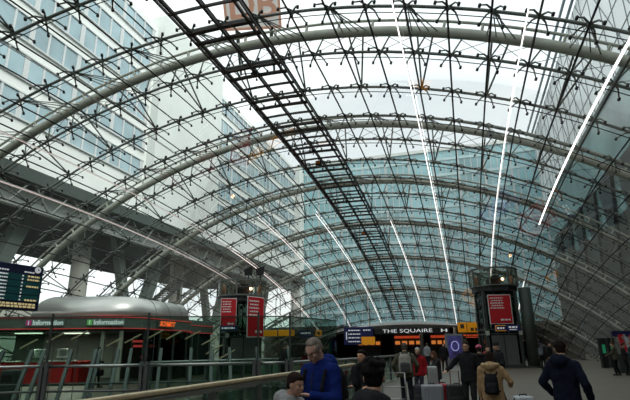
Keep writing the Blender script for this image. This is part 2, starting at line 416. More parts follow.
# outdoor sign above the roof
sg = thing('rooftop_sign', 'pale square railway sign with orange-red border and letters paled by backlight above the glass roof', 'sign')
p = CAM+(cF*F_PX+cR*(252-315)+cU*(200-6))*(19/F_PX); sg.location = p
q_ = (CAM-p).normalized(); x_ = Vector((math.cos(YAW-.1), math.sin(YAW-.1), -.04)); x_ = (x_-q_*x_.dot(q_)).normalized()
sg.rotation_euler = Matrix((x_, -q_, x_.cross(-q_))).transposed().to_euler()
M_sgw = mat('backlit_white_sign', (.82, .8, .78), .5, emit=.28, noise=.03); M_sgr = mat('backlit_orange_red', (.78, .42, .30), .5, emit=.2, noise=.05)  # pale tint and glow painted in for daylight behind the sign
bevel(MB().box((0, 0, 0), (2.2, .12, 1.75)).build('sign_board', M_sgw, sg), .05)
mb = MB(); 
for (cx, cz, w, h) in ((0, .82, 2.2, .1), (0, -.82, 2.2, .1), (1.05, 0, .1, 1.6), (-1.05, 0, .1, 1.6)): mb.box((cx, -.07, cz), (w, .03, h))
mb.build('border', M_sgr, sg); text('DB', 1.45, M_sgr, 'lettering', sg, (0, -.07, 0), (pi/2, 0, 0), .015, bold=.03)
mb = MB()
for sx in (-.7, .7): mb.tube([(sx, .1, -.6), (sx, .6, -2.6)], .05, 6); mb.tube([(sx, .1, .5), (sx, 2.2, -1.6)], .05, 6)
mb.build('support_leg', M_steel, sg)

# ---------------------------------------------------------------- far end of the hall
M_head = mat('dark_bronze_header', (.26, .26, .25), .35, .2, .1)
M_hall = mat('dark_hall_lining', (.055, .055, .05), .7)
YE = surf(18.4, 0).y
def arch_top(x):
    best = min((abs(surf(18.4, q/10, 0).x-x), surf(18.4, q/10, 0).z) for q in range(-200, 201)); return best[1]
xs = [-19.5+j*(26.5/40) for j in range(41)]
mb = MB()
front = [(x, YE-.1, max(arch_top(x)-.05, 2.0)) for x in xs]; ZH = lambda x: min(3.45, arch_top(x)-.25)
vs = []
for (x, y, z) in front:
    zb = max(1.9, ZH(x)); zm = (z+zb)/2
    vs += [(x, YE+.3, z), (x, YE-.25, z-.02), (x, YE-.55, zm), (x, YE-.35, zb), (x, YE+2, zb), (x, YE+2, z)]
n = 6
fs = [(i*n+j, (i+1)*n+j, (i+1)*n+(j+1) % n, i*n+(j+1) % n) for i in range(40) for j in range(n)]
mb.add(vs, fs+[tuple(range(n)), tuple(40*n+j for j in range(n-1, -1, -1))])
tag(mb.build('wall_far', M_head, smooth=False), 'bulging dark header arch closing the far end of the canopy', kind='structure')
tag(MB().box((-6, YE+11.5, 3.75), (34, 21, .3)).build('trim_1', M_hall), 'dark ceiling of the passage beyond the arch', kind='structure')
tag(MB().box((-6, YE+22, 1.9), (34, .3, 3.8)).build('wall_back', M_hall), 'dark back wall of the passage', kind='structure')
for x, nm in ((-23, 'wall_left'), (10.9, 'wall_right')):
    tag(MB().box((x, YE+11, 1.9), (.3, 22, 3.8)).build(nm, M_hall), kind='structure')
tag(MB().box((-8, -13, 6), (60, .4, 12)).build('wall_rear_unseen', M_hall), kind='structure')  # unseen wall added behind the camera to keep the hall darker
# squaire sign
M_wl = mat('white_sign_letter', (.8, .82, .85), .4, emit=.45, noise=.02)
st_ = thing('shop_sign', 'dark fascia with wide white letters THE SQUAIRE under the far arch', 'sign', (-5.7, YE-.75, 3.12), .06)
bevel(MB().box((0, .1, 0), (8.0, .12, .62)).build('fascia', M_black, st_), .02)
text('THE SQUAIRE', .53, M_wl, 'lettering', st_, (-.45, .02, 0), (pi/2, 0, 0), .01, sx=1.66)
mb = MB()
for j in range(3): mb.box((3.2+j*.24, .03, 0), (.16, .02, .3 if j != 1 else .06))
mb.build('small_mark', M_wl, st_)
for sx in (-3.6, 3.6): MB().bar((sx, .12, .3), (sx, .12, .62), .05, .05).build('hanger', M_darksteel, st_)
# shops beyond
M_shopred = mat('red_shop_light', (.9, .10, .03), .5, emit=.3, noise=.3, scale=3); M_shopor = mat('orange_shop_light', (1, .3, .06), .5, emit=.42, noise=.5, scale=2.5)
def shop(x, y, w, label, m1, m2):
    t = thing('food_shop', label, 'shop', (x, y, 0), .1)
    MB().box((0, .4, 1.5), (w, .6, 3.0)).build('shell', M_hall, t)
    MB().box((0, .0, 2.62), (w*.92, .16, .3)).build('fascia', m1, t)
    mb = MB()
    for j in range(4): mb.box((-w*.36+j*w*.24, .06, 1.95), (w*.17, .1, .42))
    mb.build('menu_panel', m2, t)
    MB().box((0, -.1, .5), (w*.9, .5, 1.0)).build('counter', M_darksteel, t)
shop(-7.1, YE+8, 3.6, 'food shop with glowing orange menu panels, left of the two beyond the arch', M_shopred, M_shopor)
shop(-2.9, YE+8, 3.0, 'food shop with glowing orange menu panels, right of the two beyond the arch', M_shopred, M_shopor)
shop(-12.4, YE+10, 3.2, 'dim shop front behind the hanging blue direction sign', M_hall, M_shopor)
for x in (-5.0, -1.2, -.2):
    tag(MB().tube([(x, YE+3, 0), (x, YE+3, 3.6)], .22, 14).build('round_pillar', mat('pale_pillar', (.35, .36, .36), .5), smooth=True), 'slim pale round pillar inside the passage beyond the arch', 'pillar', 'pillars in the far passage')
dl = []
for (x, y) in ((-8.4, YE+2.5), (-5.2, YE+2.5), (-1.6, YE+2.5), (-9, YE+6), (-4, YE+6)):
    tag(MB().tube([(x, y, 3.58), (x, y, 3.5)], .12, 12).build('ceiling_light', mat('warm_downlight', (1, .85, .65), .5, emit=6)), 'round warm downlight in the dark passage ceiling', 'light', 'downlights in the far passage')
def at(u, D, z=0):                                     # ground position from bearing and distance
    l = (u-315)/508*D
    return Vector((l*math.cos(YAW)-D*math.sin(YAW), D*math.cos(YAW)+l*math.sin(YAW), z))
M_or = mat('orange_sign_face', (.85, .33, .01), .5, emit=.14, noise=.06); M_bs = mat('navy_sign_face', (.015, .02, .10), .4, emit=.03); M_wm = mat('white_marking', (.8, .82, .85), .5, emit=.25)
M_dm = mat('dark_marking', (.05, .04, .03), .6)
def hang(u, D, z, w, h, face, label, marks, cat='sign', ztop=None, rz=YAW, sec=None):
    p = at(u, D, z); t = thing('hanging_sign', label, cat, p, rz)
    bevel(MB().box((0, 0, 0), (w, .18, h)).build('sign_box', face, t), .02)
    for mk, mm in marks: mk.build('marking', mm, t)
    if sec: 
        for (cx, cz, ww, hh, ff) in sec: MB().box((cx, -.02, cz), (ww, .2, hh)).build('sign_panel', ff, t)
    for sx in (-w*.4, w*.4): MB().tube([(sx, 0, h/2), (sx, 0, h/2+(ztop or 1.0))], .025, 6).build('hanger_rod', M_darksteel, t)
    return t
def bars(rows, y=-.11):
    mb = MB()
    for (cx, cz, w, h) in rows: mb.box((cx, y, cz), (w, .02, h))
    return mb
def tb(cx, cz, w, h, n, seed=1):                       # illegible print: short word-shaped marks
    r = random.Random(seed); rows = []; x = -w/2
    while x < w/2:
        ww = min(r.uniform(.5, 1.6)*h*1.6, w/2-x); rows.append((cx+x+ww/2, cz, ww*.9, h)); x += ww+h*.4
    return rows
hang(468, 50, 3.25, 2.1, .95, M_or, 'orange hanging sign right of the purple advertising screen', [(bars([(-.65, .1, .35, .4), (-.2, .0, .05, .8), (.3, -.2, .3, .3), (.7, -.2, .2, .3)]), M_dm)], ztop=.9)
hang(469, 52, 2.45, 1.9, .5, M_black, 'small dark sign with red print under the orange hanging sign', [(bars(tb(0, .08, 1.5, .12, 1, 2)+tb(.1, -.12, 1.2, .1, 1, 3)), M_shopred)], ztop=.5)
hang(357, 34, 2.25, 1.95, 1.15, M_bs, 'dark blue hanging direction sign with white arrow and lines, left of the far arch', [(bars([r_ for j in range(4) for r_ in tb(-.3, .35-j*.24, .8, .07, 1, j)]+[(-.82, 0, .06, .5)]+tb(.55, .36, .5, .08, 1, 9)), M_wm)], ztop=1.6, sec=[(.62, -.32, .9, .5, M_or)])
hang(268, 36, 2.55, 1.0, .42, M_or, 'orange hanging sign box left, first of two above the man with glasses', [], ztop=2.2)
hang(284.5, 36, 2.55, 1.15, .42, M_or, 'orange hanging sign box right of its twin, above the man with glasses', [], ztop=2.4)
hang(304, 37, 2.5, 1.0, .5, M_bs, 'dark blue hanging sign between orange sign boxes', [(bars(tb(0, .05, .7, .1, 1, 4)), M_wm)], ztop=2.4)
hang(317, 38, 2.55, .45, .45, M_or, 'small orange sign box right of the dark blue hanging sign above the man', [(bars([(0, 0, .2, .2)]), M_dm)], ztop=2.4)
hang(527.5, 41, 2.75, .42, .8, M_or, 'small upright orange sign beside the thick pillar of the right tower', [(bars([(0, .1, .2, .3)]), M_dm)], ztop=2.2)
hang(507, 34.9, 2.65, 1.75, .42, M_bs, 'blue sign with orange frame under the red poster of the right tower', [(bars(tb(.35, .06, .6, .1, 1, 5)+tb(.35, -.1, .5, .06, 1, 6)+tb(-.5, 0, .5, .12, 1, 7)), M_wm), (bars([(-.5, .17, .72, .04), (-.5, -.17, .72, .04), (-.84, 0, .04, .36)]), M_or)], ztop=.25)
hang(226, 31.2, 2.75, 1.05, .3, M_bs, 'small blue sign with white print under the red poster of the left tower', [(bars(tb(0, 0, .8, .09, 1, 8)), M_wm)], ztop=.3)
# purple ad screen
p = at(452, 44); t = thing('advertising_screen', 'purple advertising screen in a grey upright case near the far arch', 'screen', p, YAW)
bevel(MB().box((0, 0, 1.25), (1.5, .35, 2.5)).build('case', mat('grey_case', (.22, .23, .25), .4), t), .04)
MB().box((0, -.19, 1.4), (1.2, .03, 1.85)).build('screen', mat('purple_screen', (.10, .09, .30), .3, emit=.06, noise=.6, scale=1.5), t)
mb = MB(); mb.tube([(.32*math.cos(a/10*2*pi), -.22, 1.5+.4*math.sin(a/10*2*pi)) for a in range(11)], .04, 6); mb.build('marking', mat('pale_lilac', (.35, .35, .7), .4, emit=.5), t)

# ---------------------------------------------------------------- lift towers
M_red = mat('red_poster_paper', (.55, .012, .02), .5, noise=.06); M_wh = mat('white_poster_print', (.85, .85, .85), .5, noise=.02)
M_shaft = glass('dark_lift_glass', (.45, .52, .48), .5, .03, .2)
M_drum = glass('drum_glass', (.80, .82, .78), .5, .1, .25)
def poster(name, label, w, h, loc, rz, seed):
    t = thing(name, label, 'poster', loc, rz)
    bevel(MB().box((0, 0, 0), (w, .05, h)).build('frame', mat('white_poster_frame', (.7, .7, .7), .4), t), .01)
    MB().box((-.0, -.03, 0), (w*.93, .02, h*.95)).build('poster_sheet', M_red, t)
    rows = []
    for j in range(5): rows += tb(-w*.12, h*(.38-j*.085), w*(.5 if j % 2 else .58), h*.035, 1, seed+j)
    rows += tb(w*.2, -h*.36, w*.36, h*.05, 1, seed+9)
    rows.append((w*.0, -h*.36, w*.06, h*.06))
    bars(rows, -.045).build('print', M_wh, t)
    return t
def tower(loc, rz, label, zs, zd, zt, rs, rd, posters, right=False):
    t = thing('lift_tower', label, 'lift', loc, rz)
    oct_ = lambda r, n=8, ph=pi/8: [(r*math.cos(ph+2*pi*j/n), r*math.sin(ph+2*pi*j/n)) for j in range(n)]
    MB().prism(oct_(rs*1.05, 4, pi/4), 0, .22).build('plinth', M_darksteel, t)
    for j in range(4):
        x, y = rs*math.cos(pi/4+j*pi/2), rs*math.sin(pi/4+j*pi/2)
        MB().box((x, y, zs/2), (.2, .2, zs)).build('corner_post', M_darksteel, t)
    h = rs*math.sqrt(.5)
    for j in range(4):
        a = j*pi/2; c, s_ = math.cos(a), math.sin(a)
        mb = MB().box((c*h, s_*h, zs/2+.1), (.03, 2*h-.2, zs-.3), a); gl = mb.build('shaft_glass', M_shaft, t)
        fr = MB()
        for z in (2.3, 2.6, 4.9): fr.box((c*h, s_*h, z), (.08, 2*h-.1, .1), a)
        for q in (-.33, .33):
            fr.box((c*h-s_*q*h*1.0, s_*h+c*q*h*1.0, zs/2), (.06, .07, zs), a)
        fr.build('glazing_frame', M_darksteel, gl)
    MB().box((0, 0, 1.2), (h*1.3, h*1.3, 2.2)).build('lift_car', mat('grey_lift_car', (.12, .13, .13), .4, .5), t)
    dr = MB()
    for q in (-.42, .42): dr.box((q*h*.95, -h-.03, 1.15), (h*.75, .05, 2.1))
    dr.build('lift_door', mat('steel_door', (.2, .21, .21), .35, .7), t)
    rail = MB()
    for q in (-.5, .5): rail.box((q*h, h*.4, zs/2), (.08, .12, zs))
    rail.build('guide_rail', M_inox, t)
    cl = MB().prism(oct_(rd*.94), zs, zs+.34); cl.prism(oct_(rd*1.02), zs+.34, zd); cl.build('collar', mat('black_collar', (.03, .033, .033), .5), t)
    dm = MB()
    n = 8
    po = oct_(rd); 
    for j in range(n):
        (x0, y0_), (x1, y1) = po[j], po[(j+1) % n]
        dm.bar((x0, y0_, (zd+zt)/2), (x1, y1, (zd+zt)/2), .03, zt-zd)
    dg_ = dm.build('drum_glass', M_drum, t)
    fr = MB()
    for j in range(n):
        (x0, y0_), (x1, y1) = po[j], po[(j+1) % n]
        fr.box((x0, y0_, (zd+zt)/2), (.1, .1, zt-zd), pi/8+2*pi*j/n)
        fr.bar((x0, y0_, zt), (x1, y1, zt), .12, .12); fr.bar((x0, y0_, zd+.05), (x1, y1, zd+.05), .1, .1)
    fr.build('drum_frame', M_steel, t)
    mc = MB().box((0, 0, zd+.3), (.9, .7, .6)).box((.2, .1, zd+.75), (.5, .4, .35)).tube([(-.4, 0, zd+.6), (.5, 0, zd+.6)], .22, 10)
    mc.build('winch', M_black, t)
    MB().ell((rd*.3, -rd*.4, zd+.55), (.1, .1, .1)).build('lamp', mat('warm_lamp', (1, .5, .25), .5, emit=9), t)
    MB().ell((-rd*.75, -rd*.1, zd+.45), (.16, .16, .4)).build('cover', mat('copper_cover', (.45, .22, .12), .5), t)
    MB().ell((rd*.75, -rd*.1, zd+.45), (.16, .16, .4)).build('cover', mat('copper_cover', (.45, .22, .12), .5), t)
    for sx in (-1, 1): bevel(MB().box((sx*h, -h-.16, 2.35), (.24, .12, .3)).build('control_box', mat('pale_box', (.45, .5, .42), .5), t), .02)
    if right:
        MB().tube([(h+.72, -h+.1, 0), (h+.72, -h+.1, zs+.2)], .42, 18).build('round_column', mat('dark_green_column', (.045, .06, .05), .5), t, True)
        MB().tube([(h+.72, -h+.1, 0), (h+.72, -h+.1, .12)], .6, 18).build('column_base', M_darksteel, t)
    return t
pr = at(498, 37)
tower(pr, YAW-.08, 'glass lift tower on the right with red poster and thick green pillar', 5.3, 5.66, 6.95, 1.6, 1.72, 0, True)
pl = at(238, 34.2)
tower(pl, YAW+.35, 'glass lift tower on the left beside the silver kiosk, with two red posters', 4.55, 4.9, 5.95, 1.55, 1.68, 0)
p = at(502, 35.55, 3.98); poster('poster', 'large red poster with white print on the right lift tower', 1.62, 2.05, p, YAW-.08, 3)
p = at(225.5, 31.9, 3.72); poster('poster', 'red poster facing front on the left face of the left lift tower', 1.0, 1.85, p, YAW+.35-.2, 7)
p = at(253, 32.6, 3.5); poster('poster', 'red poster turned sideways on the right face of the left lift tower', 1.6, 2.6, p, YAW+.95, 11)
for du, zz in ((-243+250, 0), (19, 0)):
    p = at(238+du, 33.4, 5.97)
    t = thing('spotlight', 'black spotlight on a short stalk on top of the left lift tower', 'light', p, YAW, 'spotlights on the left tower')
    MB().tube([(0, 0, 0), (0, 0, .35)], .04, 6).build('stalk', M_black, t)
    mb = MB(); mb.add([(-.25, -.2, .3), (.25, -.2, .3), (.3, -.2, .95), (-.3, -.2, .75), (-.15, .25, .4), (.15, .25, .4), (.15, .25, .7), (-.15, .25, .7)], [(0, 1, 2, 3), (7, 6, 5, 4), (0, 4, 5, 1), (1, 5, 6, 2), (2, 6, 7, 3), (3, 7, 4, 0)]); mb.build('lamp_head', M_black, t)

# ---------------------------------------------------------------- information kiosk
M_sil = mat('brushed_silver_roof', (.68, .68, .64), .33, .75, .05, 1.5)
M_fas = mat('dark_grey_green_fascia', (.17, .20, .18), .45, 0)
M_redp = mat('red_counter', (.58, .03, .03), .35); M_redl = mat('red_neon_line', (.9, .08, .08), .4, emit=.35)
kk = thing('information_kiosk', 'long information kiosk with rounded silver roof and red counter on the left', 'kiosk')
front = [(-26.5, 16.2), (-20.7, 18.4), (-16.6, 20.0), (-15.75, 20.5), (-15.3, 21.4), (-15.5, 26.3)]
back = [(-20.5, 26.3), (-26.5, 24.0)]
poly = front+back
def inset(poly, d):
    cx = sum(p[0] for p in poly)/len(poly); n_ = len(poly); out = []
    for i in range(n_):
        p0, p1, p2 = Vector(poly[i-1]), Vector(poly[i]), Vector(poly[(i+1) % n_])
        d1 = (p1-p0).normalized(); d2 = (p2-p1).normalized(); n1 = Vector((-d1.y, d1.x)); n2 = Vector((-d2.y, d2.x))
        b_ = (n1+n2); b_ = b_/max(.2, b_.dot(n1)); out.append(tuple(p1+b_*d))
    return out
rp = [(-19.7, 18.85), (-16.6, 20.0), (-15.75, 20.5), (-15.3, 21.4), (-15.6, 26.2), (-18.6, 26.2), (-20.4, 21.5)]
mb = MB(); rings = []
for j in range(7):
    a = j/6*pi/2; rings.append([(x, 26.2 if o_[1] == 26.2 else y, 3.12+1.0*math.sin(a)) for (x, y), o_ in zip(inset(rp, .85*(1-math.cos(a))), rp)])
n_ = len(rp); mb.add([v for r in rings for v in r], [(i*n_+j, i*n_+(j+1) % n_, (i+1)*n_+(j+1) % n_, (i+1)*n_+j) for i in range(6) for j in range(n_)]+[tuple(6*n_+j for j in range(n_)), tuple(range(n_-1, -1, -1))])
ro = mb.build('rounded_roof', M_sil, kk, True)
sm = MB()
for y in (22.6, 23.9, 25.2):
    sm.tube([(-15.32-(y-21.4)*.034-.85*(1-math.cos(a_/6*pi/2))+.012, y, 3.12+1.01*math.sin(a_/6*pi/2)) for a_ in range(7)], .012, 4)
sm.build('panel_seam', M_darksteel, ro)
MB().prism(poly, 2.5, 3.12).build('fascia', M_fas, kk)
def along(mb, zz, w, h, out):
    for (a, b2) in zip(front[:-1], front[1:]):
        d = Vector((b2[0]-a[0], b2[1]-a[1], 0)).normalized(); nn = Vector((d.y, -d.x, 0))*out
        mb.bar(Vector((*a, zz))+nn, Vector((*b2, zz))+nn, w, h)
mb = MB(); along(mb, 3.06, .03, .035, .02); along(mb, 2.54, .03, .035, .03); mb.build('red_line', M_redl, kk)
MB().prism(inset(poly, .05), .0, .06).build('base', M_darksteel, kk)
MB().prism(inset(poly, .06), 2.42, 2.48).build('inner_ceiling', M_darksteel, kk)
MB().box((-21.2, 24.2, 1.25), (7.5, .2, 2.4), .35).build('back_panel', mat('dark_back_panel', (.16, .18, .165), .6), kk)
MB().box((-17.9, 24.6, 1.25), (.15, 3.0, 2.4)).build('partition', mat('dark_back_panel', (.16, .18, .165), .6), kk)
fd = Vector((4.1, 1.6, 0)).normalized(); fn = Vector((fd.y, -fd.x, 0))
def fp(s_, inn=0, z=0): return Vector((-20.7, 18.4, z))+fd*s_-fn*inn
mb = MB().bar(fp(-3.2, 1.3, .53), fp(2.9, 1.3, .53), .5, 1.0); mb.bar(fp(2.9, 1.3, .53), fp(3.3, 3.4, .53), .5, 1.0); cn = mb.build('counter', M_redp, kk)
MB().bar(fp(-3.2, 1.3, 1.06), fp(2.95, 1.3, 1.06), .62, .06).build('counter_top', mat('pale_counter_top', (.5, .5, .48), .3), kk)
MB().box(fp(-1.6, .75, .55), (1.5, .5, 1.05), math.atan2(fd.y, fd.x)).build('desk', mat('light_desk', (.5, .52, .5), .4), kk)
for s_ in (-2.2, 4.45, 5.3):
    MB().box(fp(s_, -.0 if s_ < 4.4 else .3, 1.24), (.16, .16, 2.4), .37).build('door_post', mat('pale_door_post', (.42, .42, .36), .5), kk)
MB().bar(fp(-5.5, 0, 1.75), fp(1.9, 0, 1.75), .03, 1.4).build('glass_front', M_pglass, kk)
MB().bar((-15.33, 21.6, 1.24), (-15.5, 26.2, 1.24), .03, 2.4).build('shop_window', M_shaft, kk)
mb = MB()
for j in range(5): mb.bar((-15.3-.034*j*1.4, 21.6+1.4*j, 0.05), (-15.3-.034*j*1.4, 21.6+1.4*j, 2.45), .08, .08, (1, 0, 0))
mb.build('window_post', M_darksteel, kk)
mb = MB()
for (y, z, w) in ((22.0, 1.95, .9), (22.0, 1.72, .7), (23.2, 1.72, .5), (22.6, 1.2, .5)): mb.box((-15.9, y, z), (.05, w, .11))
mb.build('shelf_light', M_redl, kk)
rz_f = math.atan2(fd.y, fd.x)
def front_text(body, s_, z, size, m_, parent=kk, **kw):
    p = fp(s_, -.04, z); return text(body, size, m_, 'lettering', parent, p, (pi/2, 0, rz_f), .012, **kw)
def info_sign(s_, sq, label):
    t = thing('kiosk_sign', label, 'sign', fp(s_, -.05, 2.81), rz_f)
    MB().box((0, 0, 0), (1.75, .05, .32)).build('sign_board', mat('grey_sign_board', (.25, .27, .27), .5), t)
    bevel(MB().box((-.74, -.035, 0), (.24, .03, .24)).build('symbol_square', sq, t), .02)
    text('i', .26, M_wl, 'lettering', t, (-.74, -.055, 0), (pi/2, 0, 0), .006, bold=.01); text('Information', .31, M_wl, 'lettering', t, (.13, -.035, 0), (pi/2, 0, 0), .008, bold=.009, sx=.95)
info_sign(1.85, mat('magenta_square', (.6, .05, .25), .4, emit=.3), 'white Information sign with pink square, behind the departure board corner')
info_sign(4.62, mat('green_square', (.2, .6, .15), .4, emit=.3), 'white Information sign with green square, right one on the kiosk fascia')
t = thing('kiosk_sign', 'orange-red shop lettering on the kiosk fascia below the silver roof', 'sign', (-15.30, 23.5, 2.82), pi/2+.034)
text('SCHMITT', .34, mat('orange_red_letter', (1, .14, .03), .4, emit=.9), 'lettering', t, (0, -.03, 0), (pi/2, 0, 0), .012, shear=.25, bold=.012, sx=1.05)
MB().box((0, .0, 0), (1.75, .03, .34)).build('sign_board', M_fas, t)
# counter things
for j, (s_, c) in enumerate(((-.9, (.7, .7, .68)), (1.2, (.5, .5, .5)), (2.3, (.7, .7, .68)))):
    t = thing('monitor', ('white framed display with an orange picture standing on the red counter', 'grey monitor standing in the middle of the red counter', 'white monitor standing at the right end of the red counter')[j], 'monitor', fp(s_, 1.3, 1.09), rz_f+.1)
    MB().box((0, 0, .02), (.28, .2, .03)).box((0, .02, .12), (.05, .05, .2)).build('stand', M_darksteel, t)
    bevel(MB().box((0, 0, .34), (.55, .05, .4)).build('screen_case', mat('case%d' % j, c, .4), t), .01)
    MB().box((0, -.03, .34), (.3, .015, .28)).build('screen', mat('screen%d' % j, (.8, .2, .05) if j == 0 else (.3, .34, .35), .3), t)
# ticket machine hall piece right of the kiosk
t = thing('ticket_office', 'low dark glazed office with red trim lines right of the silver kiosk roof', 'kiosk', (-16.3, 28.4, 0))
MB().box((-1.5, 0, 2.72), (3.4, 3.4, .5)).build('fascia', M_fas, t); MB().box((-1.5, 0, 3.1), (3.4, 3.4, .3)).build('roof_panel', mat('pale_green_roof', (.25, .29, .27), .5), t)
mb = MB(); 
for z in (2.94, 2.5): mb.box((.21, 0, z), (.03, 3.4, .035)); mb.box((-1.5, -1.71, z), (3.4, .03, .035))
mb.build('red_line', M_redl, t)
MB().box((-1.5, 0, 1.25), (3.2, 3.2, 2.44)).build('glazed_body', mat('dark_glazed_body', (.03, .045, .04), .15), t)

# ---------------------------------------------------------------- departure board
pb = at(31, 14); db = thing('departure_board', 'navy departure board with white and yellow rows at the left edge', 'display', (pb.x, pb.y, 0))
bd = Vector((.129, .99, 0)).normalized(); rz = math.atan2(-bd.x, bd.y)+pi/2
db.rotation_euler = (0, 0, rz)                          # local +x runs away from the viewer
W_, H_, zb = 2.9, 1.22, 2.62
xc = -W_/2
bevel(MB().box((xc, .12, zb+H_/2), (W_, .22, H_)).build('board_case', mat('navy_case', (.012, .018, .06), .4), db), .02)
M_row = mat('teal_row', (.01, .075, .08), .4, emit=.06); mb = MB()
for j in range(4): mb.box((xc, 0.0, zb+.88-j*.185), (W_-.14, .02, .165))
mb.build('display_row', M_row, db)
mb = MB()
for j in range(8):
    z = zb+.92-j*.0925
    for (cx, w) in ((-2.5, .3), (-1.95, .35), (-1.3, .5), (-1.35, .45)):
        if cx == -1.35 and j % 2: continue
        for r_ in tb(cx, z, w, .032, 1, j*7+int(cx*-10)): mb.box((r_[0], -.015, r_[1]), (r_[2], .01, r_[3]))
    mb.box((-.62, -.015, z), (.04, .01, .04))
for r_ in tb(-1.2, zb+1.03, .3, .04, 1, 77)+tb(-.45, zb+1.03, .3, .035, 1, 78): mb.box((r_[0], -.015, r_[1]), (r_[2], .01, r_[3]))
mb.build('white_print', M_wm, db)
mb = MB()
for j in (0, 1, 3, 7):
    for r_ in tb(-.3, zb+.92-j*.0925, .36, .045, 1, j+40): mb.box((r_[0], -.015, r_[1]), (r_[2], .01, r_[3]))
for z in (zb+.16, zb+.09): 
    for r_ in tb(xc, z, W_-.25, .05, 1, int(z*100)): mb.box((r_[0], -.015, r_[1]), (r_[2], .01, r_[3]))
mb.build('yellow_print', mat('yellow_print', (.75, .6, .3), .5, emit=.35), db)
mb = MB().tube([(-.2, -.0, zb+1.12), (-.2, -.03, zb+1.12)], .085, 20); mb.build('clock', M_wm, db)
MB().box((-.2, -.035, zb+1.14), (.012, .01, .06)).box((-.18, -.035, zb+1.12), (.05, .01, .012)).build('clock_hand', M_dm, db)
MB().box((-2.7, .12, zb/2), (.16, .16, zb)).build('post', M_darksteel, db)

# ---------------------------------------------------------------- glass screens and balustrades of the escalator well
M_post = mat('grey_steel_post', (.13, .14, .14), .35, .4)
gs = thing('glass_screen', 'tall green glass screen with steel rails around the escalator well', 'glass screen')
segs = [(-60, 11.6), (47, 12), (145, 12), (256, 12.4), (288, 12.6), (335, 15)]
for j, ((ua, Da), (ub, Db)) in enumerate(zip(segs[:-1], segs[1:])):
    a, b2 = at(ua, Da), at(ub, Db)
    top = 2.32 if j < 2 else 2.3
    MB().bar((a.x, a.y, top/2+.05), (b2.x, b2.y, top/2+.05), .02, top-.1).build('glass_panel', M_pglass, gs)
    MB().tube([(a.x, a.y, 1.2), (b2.x, b2.y, 1.2)], .035, 8).build('rail', M_inox, gs, True)
    MB().tube([(a.x, a.y, .65), (b2.x, b2.y, .65)], .025, 8).build('lower_rail', M_post, gs, True)
    MB().bar((a.x, a.y, top), (b2.x, b2.y, top), .025, .025).build('top_edge', M_darksteel, gs)
for (u, D) in segs[1:-1]:
    p = at(u, D)
    MB().box((p.x, p.y, 1.2), (.045, .045, 2.4), YAW).build('mullion', M_darksteel, gs)
    for dx in (-.07, .07): MB().box((p.x+dx, p.y-.04, .64), (.07, .1, 1.28), YAW).build('post', M_post, gs)
tilt = Vector((-math.sin(YAW+.25), math.cos(YAW+.25), 1.15)).normalized()
ib_ = thing('leaning_balustrade', 'row of outward leaning steel posts behind the green glass screen', 'balustrade')
for (u, D) in ((-18, 12.6), (14, 12.7), (28, 12.8), (58, 12.9), (85, 13), (90, 13.2), (110, 13.3), (124, 13), (157, 13.2), (190, 13.4), (212, 13.3), (232, 13.6), (262, 13.6), (296, 13.8)):
    p = at(u, D-.9, 0.0); q = p+tilt*1.55/tilt.z*1.0
    MB().bar(p, q, .075, .11, (0, 0, 1)).build('leaning_post', M_post, ib_)
a = at(-30, 12.2, .35); b2 = at(300, 12.9, .35); 
MB().tube([a+tilt*.55, b2+tilt*.55], .025, 6).build('rail', M_post, ib_)
# balustrades further off round the well
def balustrade(ua, Da, ub, Db, label, n=6, h=1.1, wood=False):
    a, b2 = at(ua, Da), at(ub, Db); t = thing('balustrade', label, 'balustrade', a); d = b2-a
    MB().bar((0, 0, h/2), (d.x, d.y, h/2), .02, h-.1).build('glass_panel', M_pglass, t)
    for j in range(n+1):
        q = d*(j/n); MB().bar((q.x, q.y, 0), (q.x-.0, q.y, h), .05, .08, (1, 0, 0)).build('post', M_post, t)
    MB().tube([(0, 0, h), (d.x, d.y, h)], .035, 8).build('handrail', M_inox, t, True)
    return t
balustrade(150, 19, 300, 22, 'far glass balustrade in front of the left lift tower', 9)
balustrade(318, 17, 394, 26, 'steel and glass balustrade between the two women and the man with the pale backpack', 8)
balustrade(205, 15.5, 300, 16.5, 'middle glass balustrade behind the tall green screen, below the orange sign boxes', 8)
# slanted wood-coloured bars added in place of tube-light reflections in the glass
M_wood = mat('pale_wood_rail_and_streak', (.58, .47, .30), .45, 0, .15, 12)
t0 = None
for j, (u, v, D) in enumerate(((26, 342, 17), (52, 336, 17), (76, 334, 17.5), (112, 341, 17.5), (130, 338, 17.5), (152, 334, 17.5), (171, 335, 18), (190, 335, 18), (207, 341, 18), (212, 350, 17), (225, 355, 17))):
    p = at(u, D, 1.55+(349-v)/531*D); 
    tt = thing('reflection_streak', 'short slanting pale bar standing in for a tube-light reflection behind the green glass', 'handrail', (p.x, p.y, 0), YAW, 'slanting bars for tube-light reflections behind the green glass')
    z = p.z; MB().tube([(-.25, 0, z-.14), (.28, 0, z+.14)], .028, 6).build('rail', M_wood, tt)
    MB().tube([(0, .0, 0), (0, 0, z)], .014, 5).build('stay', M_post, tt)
# near wooden handrail
hr = thing('wooden_handrail', 'long pale wooden handrail on glass running behind the man in blue', 'handrail')
a = Vector((-3.15, 3.0, 0)); b2 = Vector((-2.75, 12.5, 0))
bevel(MB().bar(a+Vector((0, 0, 1.13)), b2+Vector((0, 0, 1.13)), .10, .05).build('wooden_rail', M_wood, hr), .015)
MB().tube([a+Vector((.0, 0, 1.07)), b2+Vector((.0, 0, 1.07))], .032, 8).build('steel_rail', M_inox, hr, True)
MB().bar(a+Vector((-.03, 0, .53)), b2+Vector((-.03, 0, .53)), .02, .95).build('glass_panel', M_pglass, hr)
for j in range(8):
    q = a+(b2-a)*(j/7); MB().bar(q, q+Vector((0, 0, 1.05)), .05, .09, (0, 1, 0)).build('post', M_post, hr)
